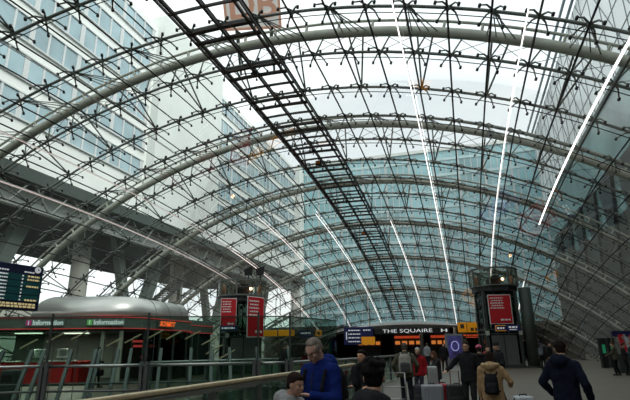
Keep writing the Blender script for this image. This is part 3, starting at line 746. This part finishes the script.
# upright ticket validator left
t = thing('ticket_validator', 'dark green bin-like pillar at lower left in front of the red counter', 'machine', at(14, 16), YAW)
bevel(MB().box((0, 0, .5), (.5, .4, 1.0)).build('body', M_darksteel, t), .05); MB().box((0, -.21, .75), (.3, .02, .2)).build('slot', M_black, t)

# ---------------------------------------------------------------- stand at the right: vending, posters
for j, u in enumerate((599, 607.5)):
    t = thing('vending_machine', ('dark vending machine with green lit panel, left of a pair at the right wall', 'dark vending machine with green lit panel, right of a pair at the right wall')[j], 'machine', at(u, 34+j*.2), YAW)
    bevel(MB().box((0, 0, .95), (.42, .3, 1.9)).build('body', M_black, t), .03)
    MB().box((0, -.16, 1.2), (.2, .02, .55)).build('lit_panel', mat('green_lit_panel', (.02, .25, .12), .4, emit=.3), t)
stl = thing('advertising_stand', 'advertising stand with red, white and blue panels at the right edge', 'stand', at(636, 27.5), YAW)
MB().box((0, .5, .5), (2.2, .5, 1.0)).build('counter', M_darksteel, stl)
cols = [((.6, .02, .03), -.75, .1), ((.55, .55, .6), -.5, .5), ((.6, .02, .03), -.15, 0), ((.3, .3, .5), .2, 0), ((.02, .03, .3), .6, 0), ((.03, .3, .25), .9, 0)]
for j, (c, x, tl) in enumerate(cols):
    bevel(MB().box((x, .2, 1.55), (.3, .05, .9), 0, 0, Matrix.Rotation(-tl, 3, 'Y')).build('display_panel', mat('panel%d' % j, c, .5, noise=.3, scale=8), stl), .01)
MB().box((0, .6, 2.05), (2.0, .1, .3)).build('header_panel', mat('navy_header', (.01, .015, .08), .5), stl)
for x in (-1.1, 1.1): MB().box((x, .6, 1.1), (.06, .06, 2.2)).build('post', M_post, stl)
#PEOPLE#
# ---------------------------------------------------------------- people
def rotz(a): return Matrix.Rotation(a, 3, 'Z')
def ik(s, t, l1, l2, pole):
    s = Vector(s); t = Vector(t); d = t-s; D = min(d.length, (l1+l2)*.995); d.normalize(); t = s+d*D
    a = (l1*l1-l2*l2+D*D)/(2*D); h = math.sqrt(max(0, l1*l1-a*a)); p = Vector(pole); p = (p-d*p.dot(d)).normalized()
    return s+d*a+p*h, t
def M_cloth(name, c): return mat('cloth_'+name, c, .95, 0, .18, 14, bump=.3, spec=.08)
M_skin = mat('skin', (.50, .29, .20), .55, 0, .06, 10)
M_eye = mat('eye_dark', (.02, .015, .012), .3); M_lip = mat('lip', (.35, .13, .10), .5)
def person(label, u, D, face, H=1.75, coat=(.03, .03, .035), coatname='black', trous=(.02, .02, .025), hair=(.02, .015, .012), hstyle='short', hands=None, coat_len=.80,
           yaw=0, nod=0, stride=0, hood=False, hat=None, vox=.02, group=None, width=1.0, shoes=(.02, .02, .02), glasses=False, scarf=None, fur=False, lean=0, pos=None, skinc=None):
    p = pos if pos is not None else at(u, D)
    t = thing('person', label, 'person', (p.x, p.y, 0), face, group)
    k = H/1.75; t.scale = (k, k, k); v = vox/k
    w = width
    sh = [Vector((-.178*w, 0, 1.395)), Vector((.178*w, 0, 1.395))]; hip = [Vector((-.09, 0, .93)), Vector((.09, 0, .93))]
    an = [Vector((-.11, stride, .09)), Vector((.11, -stride, .09))]
    kn = []
    for i in (0, 1):
        q, _ = ik(hip[i], an[i], .44, .42, (0, 1, .0)); kn.append(q)
    hands = hands or [(-.27, .05, .86), (.27, .05, .86)]
    el = []; wr = []
    for i in (0, 1):
        e, q = ik(sh[i], hands[i], .29, .27, ((-1 if i == 0 else 1)*.6, -.7, -.5)); el.append(e); wr.append(q)
    LN = Matrix.Rotation(-lean, 3, 'X')
    hr_ = rotz(yaw) @ Matrix.Rotation(-nod, 3, 'X')
    neck = Vector((0, .0, 1.50)); hc = neck+hr_ @ Vector((0, .035, .125))
    b = MB()                                               # ---- body, one continuous surface
    b.loft([(.90, .13, .09, 0, 0), (1.05, .13, .09, 0, 0), (1.25, .16, .10, 0, 0), (1.40, .16, .08, 0, -.01), (1.47, .07, .06, 0, 0)], 14)
    b.cap((0, -.01, 1.40), neck+hr_ @ Vector((0, .0, .06)), .062, .054)
    for i in (0, 1):
        b.cap(sh[i], el[i], .05, .04); b.cap(el[i], wr[i], .04, .028)
        b.cap(hip[i], kn[i], .085, .058); b.cap(kn[i], an[i], .055, .04)
        b.cap(an[i]+Vector((0, .0, -.03)), an[i]+Vector((0, .13, -.05)), .038, .03)
        d = (wr[i]-el[i]).normalized(); sx = -1 if i == 0 else 1
        side = d.cross(Vector((0, 0, 1))); side = side.normalized() if side.length > .1 else Vector((0, 1, 0))
        if abs(d.z) > .8: side = Vector((0, 1, 0))
        nn = d.cross(side)*sx
        pm = wr[i]+d*.05; R3 = Matrix((side, d, side.cross(d))).transposed()
        b.ell(pm, (.042, .052, .018), 10, 7, R3)
        for j, ln in enumerate((.062, .075, .07, .055)):
            s_ = pm+d*.035+side*(.03-.02*j); mdl = s_+d*ln*.55; tip = mdl+(d*.8-nn*.6).normalized()*ln*.55
            b.cap(s_, mdl, .0095, .009, 7); b.cap(mdl, tip, .009, .007, 7)
        th = wr[i]+d*.03+side*.03; b.cap(th, th+(side*.8+d*.6).normalized()*.06, .012, .009, 7)
    def hp(x, y, z): return hc+hr_ @ Vector((x, y, z))
    b.ell(hc+hr_ @ Vector((0, -.012, .028)), (.076, .092, .092), 16, 12, hr_)
    b.ell(hp(0, .022, -.035), (.058, .066, .075), 14, 10, hr_); b.ell(hp(0, .055, -.092), (.028, .026, .022), 10, 8, hr_)
    b.cap(hp(0, .082, .018), hp(0, .104, -.022), .010, .015, 8); b.ell(hp(0, .072, .032), (.05, .016, .012), 10, 6, hr_)
    b.ell(hp(0, .083, -.055), (.024, .012, .012), 8, 6, hr_)
    for sx in (-1, 1):
        b.ell(hp(sx*.076, -.005, -.01), (.01, .022, .033), 8, 6, hr_); b.ell(hp(sx*.04, .06, -.02), (.022, .02, .02), 8, 6, hr_)
    bm = b.build('body', mat('skin_%d' % int(skinc[0]*100), skinc, .55, 0, .06, 10) if skinc else M_skin, t); remesh(bm, min(v, .0095/k) if vox < .016 else v*.75, 2)
    if vox < .016:
        for sx in (-1, 1): MB().ell(hp(sx*.03, .0815, .008), (.012, .008, .006), 8, 6, hr_).build('eye', M_eye, t, True)
        MB().ell(hp(0, .0945, -.055), (.022, .006, .005), 8, 6, hr_).build('mouth', M_lip, t, True)
    # ---- hair
    M_h = mat('hair_%02d_%02d' % (int(hair[0]*100), int(hair[2]*100)), hair, .85, 0, .35, 30, bump=.5, spec=.1)
    h = MB()
    if hstyle != 'bald':
        h.ell(hp(0, -.028, .046), (.086, .092, .09), 16, 12, hr_)
        h.ell(hp(0, .005, .080), (.070, .072, .046), 14, 10, hr_)
        h.ell(hp(0, -.055, -.01), (.074, .052, .07), 12, 8, hr_)
    if hstyle == 'bald':
        h.ell(hp(0, -.055, .012), (.078, .054, .07), 14, 10, hr_); h.ell(hp(0, -.020, .086), (.070, .080, .046), 14, 8, hr_); h.ell(hp(0, -.04, .05), (.081, .07, .06), 14, 8, hr_)
        for sx in (-1, 1): h.ell(hp(sx*.071, .005, .025), (.014, .05, .04), 8, 6, hr_)
    if hstyle == 'bun': h.ell(hp(0, -.13, .05), (.045, .045, .045), 10, 8, hr_); h.ell(hp(0, -.06, -.04), (.07, .05, .06), 10, 8, hr_)
    if hstyle == 'long': h.loft([(hc.z-.2, .085, .05, hc.x, hc.y-.06), (hc.z-.1, .098, .075, hc.x, hc.y-.045), (hc.z+.03, .09, .085, hc.x, hc.y-.03)], 14)
    if hstyle == 'thick':
        rr = random.Random(3)
        for j in range(26):
            a = rr.uniform(0, 2*pi); e = rr.uniform(-.1, 1.4); h.ell(hp(.088*math.cos(a)*math.cos(e), -.03+.092*math.sin(a)*math.cos(e) if math.sin(a) < .5 else .02, .045+.09*math.sin(e)), (.032, .032, .028), 8, 6)
    ho = h.build('hair', M_h, t); remesh(ho, max(.008, v*.7), 2)
    if hat:
        hm = MB(); hm.ell(hp(0, -.012, .07), (.095, .105, .075), 14, 10, hr_); hm.ell(hp(0, -.01, .045), (.1, .11, .03), 14, 8, hr_)
        if hat[1] == 'cap': hm.ell(hp(0, .1, .045), (.06, .06, .01), 10, 6, hr_)
        if hat[1] == 'pom': hm.ell(hp(0, -.01, .165), (.035, .035, .035), 8, 6)
        remesh(hm.build('hat', M_cloth('hat%d' % int(hat[0][0]*100), hat[0]), t), max(.01, v*.7), 2)
    if glasses:
        gm = MB()
        for sx in (-1, 1):
            gm.tube([hp(sx*.032+.022*math.cos(a*pi/5), .1, .008+.017*math.sin(a*pi/5)) for a in range(11)], .0028, 5); gm.tube([hp(sx*.056, .1, .012), hp(sx*.08, 0, .012)], .0025, 5)
        gm.tube([hp(-.01, .102, .01), hp(.01, .102, .01)], .0025, 5); gm.build('glasses', M_black, t)
    # ---- coat
    c = MB(); z0 = coat_len; fw = 1.05 if z0 < .75 else 1
    secs = [(z0, .20*fw*w, .145*fw, 0, 0), (.95, .195*w, .142, 0, 0), (1.1, .185*w, .135, 0, 0), (1.25, .205*w, .142, 0, 0), (1.38, .205*w, .128, 0, -.005), (1.44, .15*w, .10, 0, -.01), (1.485, .082, .08, 0, -.005)]
    if z0 >= .95: secs = [secs[0]]+secs[2:]
    c.loft(secs, 18)
    for i in (0, 1):
        c.cap((-.09 if i == 0 else .09, 0, 1.435), sh[i], .055, .068); c.cap(sh[i]*1.0, el[i], .073, .062); d = (wr[i]-el[i]).normalized(); c.cap(el[i], wr[i]-d*.015, .064, .05)
        c.ell(sh[i]*1+Vector((0, 0, -.005)), (.08, .078, .07), 12, 8)
    if hood:
        c.ell((0, -.115, 1.46), (.135, .085, .10), 14, 10); c.ell((0, -.03, 1.475), (.125, .11, .05), 14, 8)
    else: c.loft([(1.44, .095, .09, 0, -.005), (1.53, .078, .078, 0, -.01)], 14)
    co = c.build('coat', M_cloth(coatname, coat), t); remesh(co, max(.010, v), 5)
    if vox < .016:
        tx = bpy.data.textures.new('folds', 'CLOUDS'); tx.noise_scale = .10
        dm = co.modifiers.new('folds', 'DISPLACE'); dm.texture = tx; dm.strength = .03; dm.mid_level = .5
        zp = MB().tube([(0, .148, .86), (0, .14, 1.1), (0, .15, 1.25), (0, .13, 1.38)], .006, 5); zp.build('zip', M_black, t)
    if fur:
        fm = MB(); rr = random.Random(5)
        for j in range(40):
            a = j/40*2*pi; fm.ell((.15*math.cos(a), -.04+.12*math.sin(a), 1.475+.02*rr.random()), (.042, .042, .036), 7, 5)
        remesh(fm.build('fur_trim', mat('fur_trim_%d' % int(fur[0]*100), fur, .95, 0, .35, 30, bump=.8), t), .012, 1)
    if scarf:
        remesh(MB().ell((0, .03, 1.47), (.105, .10, .05), 14, 8).cap((.04, .12, 1.45), (.05, .155, 1.1), .045, .05).build('scarf', M_cloth('scarf', scarf), t), max(.012, v), 2)
    # ---- trousers, shoes
    if D > 7 or u is None:
        q = MB(); q.loft([(.80, .15, .115, 0, 0), (.98, .165, .12, 0, 0)], 14)
        for i in (0, 1): q.cap(hip[i]+Vector((0, 0, -.02)), kn[i], .095, .072); q.cap(kn[i], an[i]+Vector((0, 0, .02)), .070, .058)
        remesh(q.build('trousers', M_cloth('trousers%d' % int(sum(trous)*100), trous), t), max(.013, v), 3)
    else:
        q = MB(); q.loft([(.80, .15, .115, 0, 0), (.98, .165, .12, 0, 0)], 14)
        for i in (0, 1): q.cap(hip[i]+Vector((0, 0, -.02)), kn[i], .095, .072); q.cap(kn[i], an[i]+Vector((0, 0, .02)), .070, .058)
        remesh(q.build('trousers', M_cloth('trousers%d' % int(sum(trous)*100), trous), t), .02, 3)
    for i in (0, 1):
        f = MB().ell(an[i]+Vector((0, .05, -.045)), (.05, .135, .045), 12, 8).ell(an[i]+Vector((0, -.01, -.01)), (.05, .06, .06), 10, 8).box(an[i]+Vector((0, .05, -.078)), (.085, .25, .022))
        f.build('shoe', mat('shoe_%d' % int(shoes[0]*100), shoes, .5), t, True)
    return t
def held(p, off):                                          # a point given in a person's own frame
    return Matrix.Translation(p.location) @ Matrix.Rotation(p.rotation_euler.z, 4, 'Z') @ (Vector(off)*p.scale.x)
def backpack(p, label, col, cname, w=.30, h=.44, z=1.2, pocket=None, vox=.012, y=-.24):
    t = thing('backpack', label, 'backpack', held(p, (0, y, z)), p.rotation_euler.z)
    t.scale = p.scale
    m_ = M_cloth(cname, col)
    b = MB().loft([(-h/2, w*.42, .08, 0, 0), (-h/2+.04, w*.5, .10, 0, 0), (0, w*.5, .105, 0, 0), (h/2-.08, w*.46, .09, 0, 0), (h/2, w*.28, .05, 0, 0)], 16)
    remesh(b.build('bag_body', m_, t), vox, 3)
    b = MB().loft([(-h/2+.04, w*.36, .05, 0, -.09), (-.02, w*.38, .05, 0, -.09), (.03, w*.3, .03, 0, -.08)], 14)
    remesh(b.build('pocket', M_cloth(cname+'_pocket', pocket or [c*1.5 for c in col]), t), vox, 2)
    MB().tube([(0, .02, h/2), (0, .02, h/2+.05), (0, .06, h/2)], .012, 6).build('grab_loop', m_, t)
    for sx in (-1, 1):
        MB().tube([(sx*.09, .07, h/2-.05), (sx*.12, .14, h/2+.03), (sx*.13, .33, h/2-.02), (sx*.135, .40, .05), (sx*.15, .33, -.08), (sx*.14, .12, -h/2+.05)], .02, 6).build('strap', m_, t)
    return t
def suitcase(u, D, label, col, cname, w=.42, h=.62, d=.26, handle=0, face=0, hard=True, hx=0, pos=None, tilt=0):
    p = pos if pos is not None else at(u, D)
    t = thing('suitcase', label, 'suitcase', (p.x, p.y, 0), face)
    m_ = mat('suitcase_'+cname, col, .35 if hard else .8, .1 if hard else 0, .08, 5)
    bevel(MB().box((0, 0, .07+h/2), (w, d, h)).build('shell', m_, t), .045, 3)
    if hard:
        rb = MB()
        for j in range(6): rb.box((-w*.38+j*w*.152, -d/2-.003, .07+h/2), (.022, .02, h*.82)).box((-w*.38+j*w*.152, d/2+.003, .07+h/2), (.022, .02, h*.82))
        bevel(rb.build('rib', m_, t), .006)
    else:
        bevel(MB().box((0, -d/2-.025, .07+h*.36), (w*.8, .06, h*.5)).build('pocket', m_, t), .02)
    MB().tube([(w/2+.004, 0, .1), (w/2+.004, 0, h+.04)], .008, 5).tube([(-w/2-.004, 0, .1), (-w/2-.004, 0, h+.04)], .008, 5).build('zip', M_black, t)
    for sx in (-1, 1):
        for sy in (-1, 1):
            MB().tube([(sx*w*.38-.015, sy*d*.33, .035), (sx*w*.38+.015, sy*d*.33, .035)], .035, 12).build('wheel', M_black, t)
    MB().tube([(-.07, 0, h+.065), (-.06, 0, h+.095), (.06, 0, h+.095), (.07, 0, h+.065)], .012, 6).build('grip', M_black, t)
    if handle:
        MB().tube([(-.1, d*.35, h), (-.1, d*.35, h+handle), (.1, d*.35, h+handle), (.1, d*.35, h)], .014, 6).build('pull_handle', mat('handle_%s' % cname, (.35, .16, .10) if cname == 'black' else (.3, .3, .3), .4, .5), t)
    return t
def toface(p, q):                                          # heading (about z) from p to q
    d = q-p; return math.atan2(-d.x, d.y)
camp = Vector((0, 0, 0))
def cam_face(u, D, off): return toface(at(u, D), camp)+math.radians(off)   # 0: looks at the camera; + turns to the picture's left... measured about z
# main figures
P1 = person('grey-haired man with glasses in a blue jacket looking down at a phone', 318, 5.15, cam_face(318, 5.15, -38), 1.67, (.008, .020, .125), 'blue', (.03, .03, .05), (.20, .165, .14), 'bald',
   [(-.09, .27, 1.17), (.06, .28, 1.15)], .78, -.05, .55, 0, True, vox=.012, glasses=True, width=.96, skinc=(.52, .31, .24))
ph = thing('smartphone', 'dark smartphone held by the man in the blue jacket', 'phone', held(P1, (-.01, .36, 1.20)), P1.rotation_euler.z); ph.rotation_euler = (math.radians(35), 0, P1.rotation_euler.z)
bevel(MB().box((0, 0, 0), (.075, .009, .15)).build('case', M_black, ph), .004); MB().box((0, -.006, 0), (.066, .003, .135)).build('screen', mat('phone_screen', (.05, .06, .09), .1, emit=.1), ph)
backpack(P1, 'black backpack on the back of the man in the blue jacket', (.015, .015, .018), 'black_bag', .32, .46, 1.18)
lg = MB().add([(0, 0, 0), (.03, 0, -.012), (.03, 0, .012), (0, -.006, 0), (.03, -.006, -.012), (.03, -.006, .012)], [(0, 1, 2), (5, 4, 3)])
mb = MB(); mb.add([(-.012, 0, -.015), (.012, 0, -.015), (.0, 0, .02), (-.012, -.004, -.015), (.012, -.004, -.015), (.0, -.004, .02)], [(0, 1, 2), (5, 4, 3), (0, 3, 4, 1), (1, 4, 5, 2), (2, 5, 3, 0)])
o = mb.build('jacket_logo', mat('yellow_logo', (.6, .6, .1), .5), P1); o.location = (.275, .06, 1.30); o.rotation_euler = (0, 0, 1.2)
P2 = person('dark-haired child in a pale grey hooded jacket beside the man in blue', 289, 4.5, cam_face(289, 4.5, 55), 1.35, (.27, .27, .27), 'pale_grey', (.03, .03, .04), (.02, .012, .01), 'short',
   [(-.2, .2, 1.15), (.18, .22, 1.13)], .86, 0, .25, 0, True, vox=.013, skinc=(.45, .26, .19))
P3 = person('person seen from behind with thick black hair and black scarf, nearest the camera', 370, 3.3, cam_face(370, 3.3, 155), 1.465, (.022, .022, .024), 'charcoal', (.02, .02, .02), (.008, .007, .008), 'thick',
   None, .8, .35, 0, 0, True, vox=.012, width=1.18, scarf=(.012, .012, .014))
P4 = person('woman with dark tied hair and a black coat, face turned to the left', 360, 8.6, cam_face(360, 8.6, -28), 1.50, (.018, .018, .02), 'black', (.02, .02, .02), (.015, .01, .008), 'bun',
   [(-.25, .3, 1.1), (.1, .3, 1.1)], .8, -.1, .05, 0, True, vox=.013, skinc=(.5, .27, .17), scarf=(.02, .02, .022))
P5 = person('man in an olive jacket seen from behind carrying a pale backpack', 402, 13.6, cam_face(402, 13.6, 178), 1.63, (.085, .08, .055), 'olive', (.02, .022, .03), (.09, .08, .07), 'short', [(-.29, .1, .96), (.29, .1, .96)], .82, 0, 0, .06, vox=.018, width=1.15)
backpack(P5, 'pale grey and black backpack worn by the man in the olive jacket', (.30, .29, .25), 'pale_bag', .36, .50, 1.2, (.07, .07, .07))
P6 = person('woman with short white hair in a red jacket beside the pale backpack', 415, 15.6, cam_face(415, 15.6, -20), 1.50, (.28, .015, .02), 'red', (.03, .03, .04), (.55, .53, .5), 'short', None, .8, 0, 0, .05, vox=.018, scarf=(.35, .5, .52), width=1.1)
P6b = person('person with brown hair bending over luggage in a dark jacket', 433, 14.6, cam_face(433, 14.6, -75), 1.42, (.03, .028, .03), 'dark', (.03, .03, .04), (.10, .05, .03), 'long', [(-.2, .35, .9), (.2, .35, .9)], .8, 0, .5, .05, vox=.02)
P8 = person('man with glasses in a dark jacket resting one hand on a black suitcase handle', 463.5, 11.6, cam_face(463.5, 11.6, -12), 1.64, (.014, .016, .02), 'black', (.02, .02, .025), (.03, .02, .015), 'short', [(-.24, .1, .9), (.47, .2, 1.08)], .82, 0, .05, .08, vox=.014, glasses=True, skinc=(.5, .28, .2))
P9 = person('person in a black furry-collared coat and pink patterned knit hat', 476, 13.4, cam_face(476, 13.4, 165), 1.55, (.018, .016, .018), 'black', (.02, .02, .02), (.03, .02, .02), 'short', None, .72, .2, 0, .04, vox=.02, hat=((.55, .12, .2), 'knit'), fur=(.04, .03, .025))
P9b = person('person in red hood seen between the knit hat and the flat cap', 484, 16, cam_face(484, 16, 30), 1.53, (.3, .02, .02), 'red', (.02, .02, .02), (.05, .02, .02), 'short', None, .8, 0, 0, .03, vox=.022, hood=True)
P10 = person('person from behind in a beige fur-trimmed coat with a small black backpack', 485.5, 8.9, cam_face(485.5, 8.9, 176), 1.44, (.33, .22, .12), 'beige', (.02, .02, .02), (.02, .012, .01), 'long', [(-.26, .1, .85), (.34, .28, 1.06)], .62, 0, 0, .04, True, vox=.013, fur=(.42, .29, .16), width=1.12)
backpack(P10, 'small black backpack worn over the beige coat', (.012, .012, .014), 'black_bag', .28, .40, 1.12)
P11 = person('man in a dark flat cap and black coat facing left', 495, 14.8, cam_face(495, 14.8, -65), 1.62, (.016, .016, .018), 'black', (.02, .02, .02), (.2, .18, .16), 'short', [(-.2, .25, 1.05), (.15, .25, 1.05)], .75, 0, .1, .08, vox=.018, hat=((.02, .02, .022), 'cap'))
P13 = person('large man in a dark navy hooded jacket seen from behind at the right', 557, 6.9, cam_face(557, 6.9, 155), 1.605, (.008, .011, .022), 'navy', (.015, .015, .02), (.01, .008, .008), 'short', [(-.27, .16, .98), (.27, .12, .94)], .74, .6, .1, .08, True, vox=.012, width=1.0)
P14 = person('dark-clothed person with a light backpack beside the thick pillar', 538, 32, cam_face(538, 32, 170), 1.62, (.03, .03, .035), 'dark', (.02, .02, .02), (.05, .08, .12), 'short', None, .8, 0, 0, .05, vox=.026)
backpack(P14, 'grey backpack on the person beside the thick pillar', (.10, .11, .13), 'grey_bag', .32, .46, 1.2, vox=.022)
P14b = person('dark-clothed person standing right of the one with the grey backpack, behind the navy jacket', 546, 31, cam_face(546, 31, 60), 1.64, (.015, .015, .018), 'black', (.015, .015, .02), (.02, .02, .02), 'short', None, .75, 0, 0, .05, vox=.026)
P15 = person('person in an olive jacket and dark trousers standing at the advertising stand', 610, 26, cam_face(610, 26, -100), 1.62, (.10, .09, .055), 'olive', (.012, .012, .014), (.07, .04, .025), 'short', [(-.1, .35, 1.05), (.15, .35, 1.05)], .82, 0, .1, .06, vox=.022)
P15b = person('dark-clothed person at the far right in front of the red panel', 619, 26, cam_face(619, 26, 100), 1.56, (.02, .025, .03), 'dark', (.015, .015, .02), (.03, .02, .02), 'short', [(-.1, .35, 1.1), (.1, .35, 1.1)], .8, 0, .1, .03, vox=.024)
P15c = person('person in dark teal clothes at the right picture edge, talking at the stand', 627, 25.2, cam_face(627, 25.2, 60), 1.60, (.02, .05, .05), 'teal', (.015, .015, .02), (.2, .12, .08), 'short', [(-.2, .3, 1.1), (.1, .3, 1.1)], .8, 0, 0, .03, vox=.024)
P16 = person('person in black walking toward the camera, left of the purple screen', 441, 32.5, cam_face(441, 32.5, 10), 1.70, (.012, .012, .014), 'black', (.012, .012, .014), (.02, .015, .012), 'short', None, .7, 0, 0, .2, vox=.024)
P17 = person('distant person in a light grey jacket under the far sign', 424.5, 38, cam_face(424.5, 38, 150), 1.75, (.28, .29, .31), 'light_grey', (.03, .03, .04), (.08, .06, .05), 'short', None, .8, 0, 0, .1, vox=.028, group=None)
P20 = person('person in a dark coat carrying a black bag past the red information counter', 97, 22.2, cam_face(97, 22.2, 95), 1.68, (.012, .012, .013), 'black', (.012, .012, .013), (.04, .03, .02), 'short', [(-.25, .15, .85), (.22, .25, 1.1)], .68, 0, .1, .18, vox=.022)
P19 = person('dark-clothed person behind the green glass, left of the man in blue', 283, 17.5, cam_face(283, 17.5, 120), 1.74, (.02, .022, .022), 'dark', (.02, .02, .02), (.10, .09, .08), 'short', None, .75, 0, 0, .04, vox=.024)
hb = thing('handbag', 'black bag hanging from the hand of the person at the information counter', 'bag', held(P20, (-.27, .17, .62)), P20.rotation_euler.z)
bevel(MB().box((0, 0, 0), (.12, .36, .26)).build('bag_body', M_cloth('black_bag', (.015, .015, .018)), hb), .04)
MB().tube([(0, -.1, .13), (0, -.04, .24), (0, .04, .24), (0, .1, .13)], .012, 6).build('bag_handle', M_black, hb)
# luggage
suitcase(426.5, 12.6, 'silver-grey hard suitcase standing in front of the woman in red', (.26, .27, .29), 'silver', .52, .58, .28, 0, YAW-.15)
suitcase(413.5, 12.9, 'black upright suitcase touching the left side of the silver-grey one', (.03, .03, .035), 'blackhard', .26, .56, .36, 0, YAW-.15, hard=False)
suitcase(437, 12.9, 'narrow dark red suitcase at the right side of the silver-grey one', (.35, .015, .03), 'darkred', .2, .58, .4, 0, YAW)
suitcase(450.5, 11.9, 'black soft suitcase with a copper pull handle, gripped by the man with glasses', (.02, .02, .022), 'black', .44, .62, .3, .36, YAW, hard=False)
suitcase(514, 9.8, 'pale silver suitcase at the bottom, right of the beige coat', (.42, .44, .47), 'pale', .33, .56, .26, 0, YAW)
suitcase(545, 7.6, 'dark maroon suitcase at the bottom beside the navy jacket', (.12, .012, .025), 'maroon', .2, .52, .3, 0, YAW+.2)
suitcase(428, 13.2, 'tall silver suitcase behind the black and grey ones', (.35, .36, .36), 'tallsilver', .24, .98, .22, 0, YAW)
tr = thing('luggage_trolley', 'empty steel luggage trolley at the left of the man with the pale backpack', 'trolley', at(390, 11.5), YAW-.2)
mb = MB(); mb.tube([(-.25, 0, .2), (-.25, -.3, 1.0), (.25, -.3, 1.0), (.25, 0, .2)], .018, 7); mb.tube([(-.25, 0, .2), (-.2, .7, .16), (.2, .7, .16), (.25, 0, .2), (-.25, 0, .2)], .018, 7)
for z in (.45, .7): mb.tube([(-.25, -.3*(z-.2)/.8, z), (.25, -.3*(z-.2)/.8, z)], .012, 6)
mb.build('frame', M_inox, tr, True); MB().box((0, .35, .19), (.44, .7, .02)).build('deck', M_post, tr)
for (x, y) in ((-.24, 0), (.24, 0), (-.1, .66), (.1, .66)): MB().tube([(x-.02, y, .08), (x+.02, y, .08)], .08, 12).build('wheel', M_black, tr)
# kiosk interior lamps
for (s_, inn) in ((-1.8, 1.2), (.6, 1.2), (2.6, 1.8)):
    q = fp(s_, inn, 2.36); t = thing('ceiling_panel_light', 'flat white panel light in the ceiling above the red information counter', 'light', q, rz_f, 'panel lights in the information kiosk')
    MB().box((0, 0, .02), (1.2, .3, .04)).build('diffuser', mat('panel_diffuser', (1, .93, .8), .4, emit=2.0, noise=.01), t)
    ld = bpy.data.lights.new('panel_lamp', 'AREA'); ld.shape = 'RECTANGLE'; ld.size = 1.2; ld.size_y = .3; ld.energy = 75; ld.color = (1, .93, .8)
    lo = bpy.data.objects.new('panel_lamp', ld); C.objects.link(lo); lo.parent = t; lo.location = (0, 0, -.03)
